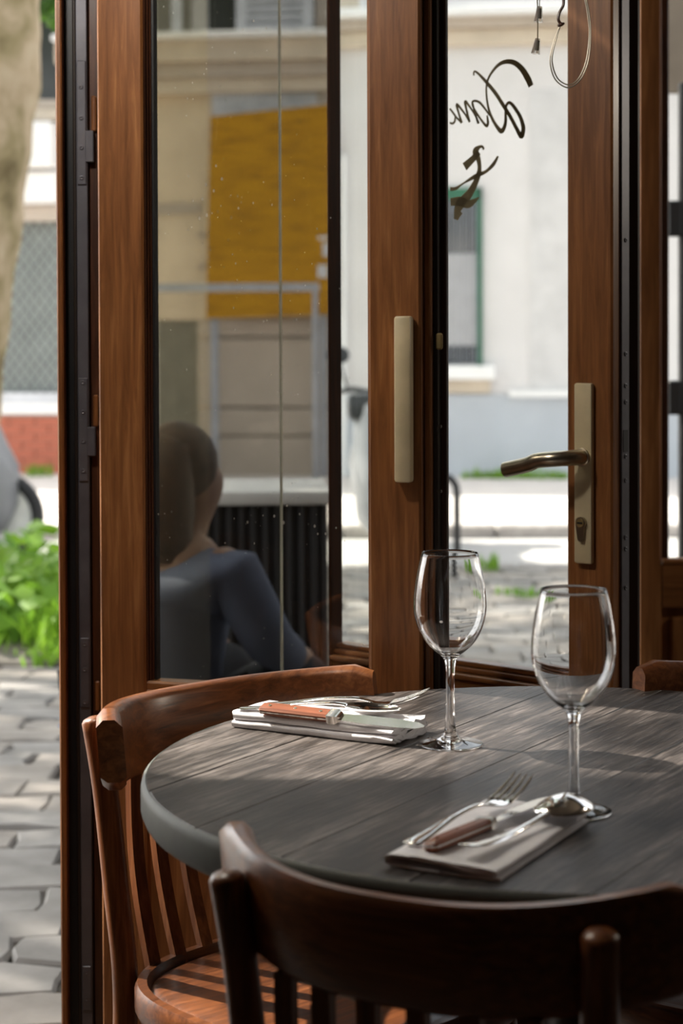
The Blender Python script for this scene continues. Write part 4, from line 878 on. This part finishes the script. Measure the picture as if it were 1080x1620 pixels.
def spoon(loc, ang, label, tilt=0.0, roll=0.0, sc=1.0, down=False):
    t = empty('spoon', loc, 0, label, 'spoon', 'spoons laid on the napkins'); t.rotation_euler = (roll, tilt, ang); t.scale = (sc, sc, sc)
    strap(MB(), dense([(0, .0015, .004, .0008), (.004, .002, .0085, .0013), (.03, .004, .0075, .0015), (.07, .0095, .0042, .0018), (.11, .0125, .0030, .0019), (.132, .0115, .0040, .0016)] if not down else [(0, .0085, .004, .0008), (.004, .0080, .0088, .0013), (.03, .0045, .0078, .0015), (.07, .0022, .0044, .0018), (.11, .0040, .0030, .0019), (.133, .0058, .0042, .0018)])).build('handle', M_STEEL, t, 60)
    m_ = MB(); NX, NY = 20, 12; g = []
    for sgn in (0, 1):
        for i in range(NX + 1):
            q = i/NX; x = .129 + .068*q; hw_ = .0212*math.sqrt(max(0, 1 - (2*q - 1.0)**2))*(0.92 + .12*(1 - q)) + .0006
            for j in range(NY + 1):
                s_ = -1 + 2*j/NY; dep = .0095*(1 - s_*s_)*math.sin(PI*min(1, max(0, q)))**.7; g.append((x, hw_*s_, .0118 - dep - .0012*sgn - .002*q) if not down else (x, hw_*s_*1.08, .0030 + dep*1.25 - .0012*sgn + .0025*(1 - q)))
    st_ = NX + 1; row_ = NY + 1; fs = []
    for sgn in (0, 1):
        o_ = sgn*st_*row_
        fs += [(o_ + i*row_ + j, o_ + i*row_ + j + 1, o_ + (i + 1)*row_ + j + 1, o_ + (i + 1)*row_ + j) for i in range(NX) for j in range(NY)]
    o_ = st_*row_; bd = [i*row_ for i in range(st_)] + [NX*row_ + j for j in range(1, row_)] + [i*row_ + NY for i in range(NX - 1, -1, -1)] + [j for j in range(NY - 1, 0, -1)]
    fs += [(bd[i], bd[(i + 1) % len(bd)], bd[(i + 1) % len(bd)] + o_, bd[i] + o_) for i in range(len(bd))]
    m_.add(g, fs).build('bowl', M_STEEL, t, 70)
def knife(loc, ang, label, tilt=0.0, roll=0.0):
    t = empty('table_knife', loc, 0, label, 'knife', 'wooden-handled knives laid on the napkins'); t.rotation_euler = (roll, tilt, ang)
    for sg in (-1, 1):
        rings = []
        for x, hh, w in ((0, .0045, .002), (.003, .0080, .0042), (.02, .0090, .0052), (.06, .0086, .0052), (.092, .0082, .0050)):
            rings.append([(x, sg*.0011 if False else y, z) for y, z in ((-hh, sg*.0008), (hh, sg*.0008), (hh, sg*(w*.55)), (hh*.7, sg*w), (-hh*.7, sg*w), (-hh, sg*(w*.55)))])
        hd = MB().rings(rings).build('handle_scale', M_KNIFE, t, 35)
        if sg > 0:
            for x in (.014, .048, .082): MB().lathe([(.0019, .0050), (.0019, .0056)], 10, (x, 0, 0)).build('rivet', M_STEEL, hd)
    MB().box(.001, .093, -.0086, .0086, -.0007, .0007).build('tang', M_STEEL, t, 0)
    MB().rings([[(x, y*q, z*q) for y, z in ((-.0088, -.0052), (.0088, -.0052), (.0088, .0052), (-.0088, .0052))] for x, q in ((.0925, 1), (.102, 1), (.109, .55))]).build('bolster', M_STEEL, t, 30)
    MB().rings([[(x, -w, -.0002), (x, w, -.0009), (x, w, .0009), (x, -w, .0002)] for x, w in ((.106, .0065), (.14, .0082), (.18, .0084), (.205, .006), (.214, .0012))]).build('blade', M_STEEL, t, 30)
def place(pa, za, pb, zb_):
    a_ = Wz(pa[0], pa[1], za); b_ = Wz(pb[0], pb[1], zb_); d_ = b_ - a_; return a_, math.atan2(d_.y, d_.x), -math.atan2(d_.z, d_.xy.length)
NT = TZ + .0189
a_, an, ti = place((412, 1120), NT + .0072, (520, 1133), NT + .006); knife(a_, an, 'knife with reddish wooden handle on the left napkin', 0.008, 0.35)
tip = Wz(678, 1092, NT + .028); an = math.atan2(-.23, .973); fork((tip.x - .2*math.cos(an), tip.y - .2*math.sin(an), NT + .0015), an, 'steel fork with tines raised on the left napkin', -.035)
tip = Wz(678, 1092, NT + .028); an = math.atan2(-.23, .973); spoon((tip.x - .225*math.cos(an) + .029*math.sin(an), tip.y - .225*math.sin(an) - .029*math.cos(an), NT + .0012), an, 'steel spoon lying behind the left knife blade')
NR = TZ + .0128
a_ = Wz(648, 1336, NR + .002); b_ = Wz(838, 1222, NR + .026); fork((a_.x, a_.y, NR + .001), math.atan2(b_.y - a_.y, b_.x - a_.x), 'steel fork with four tines on the near napkin', -.03)
a_, an, ti = place((678, 1340), NR + .005, (770, 1302), NR + .005); knife(a_, an, 'knife with dark wooden handle on the near napkin', 0.0, -0.12)
a_, an, ti = place((738, 1352), NR + .003, (900, 1264), NR + .012); spoon((a_.x, a_.y, NR + .0012), an, 'steel spoon beside the stem of the near wine glass', 0.0, 0.0, 1.12, True)
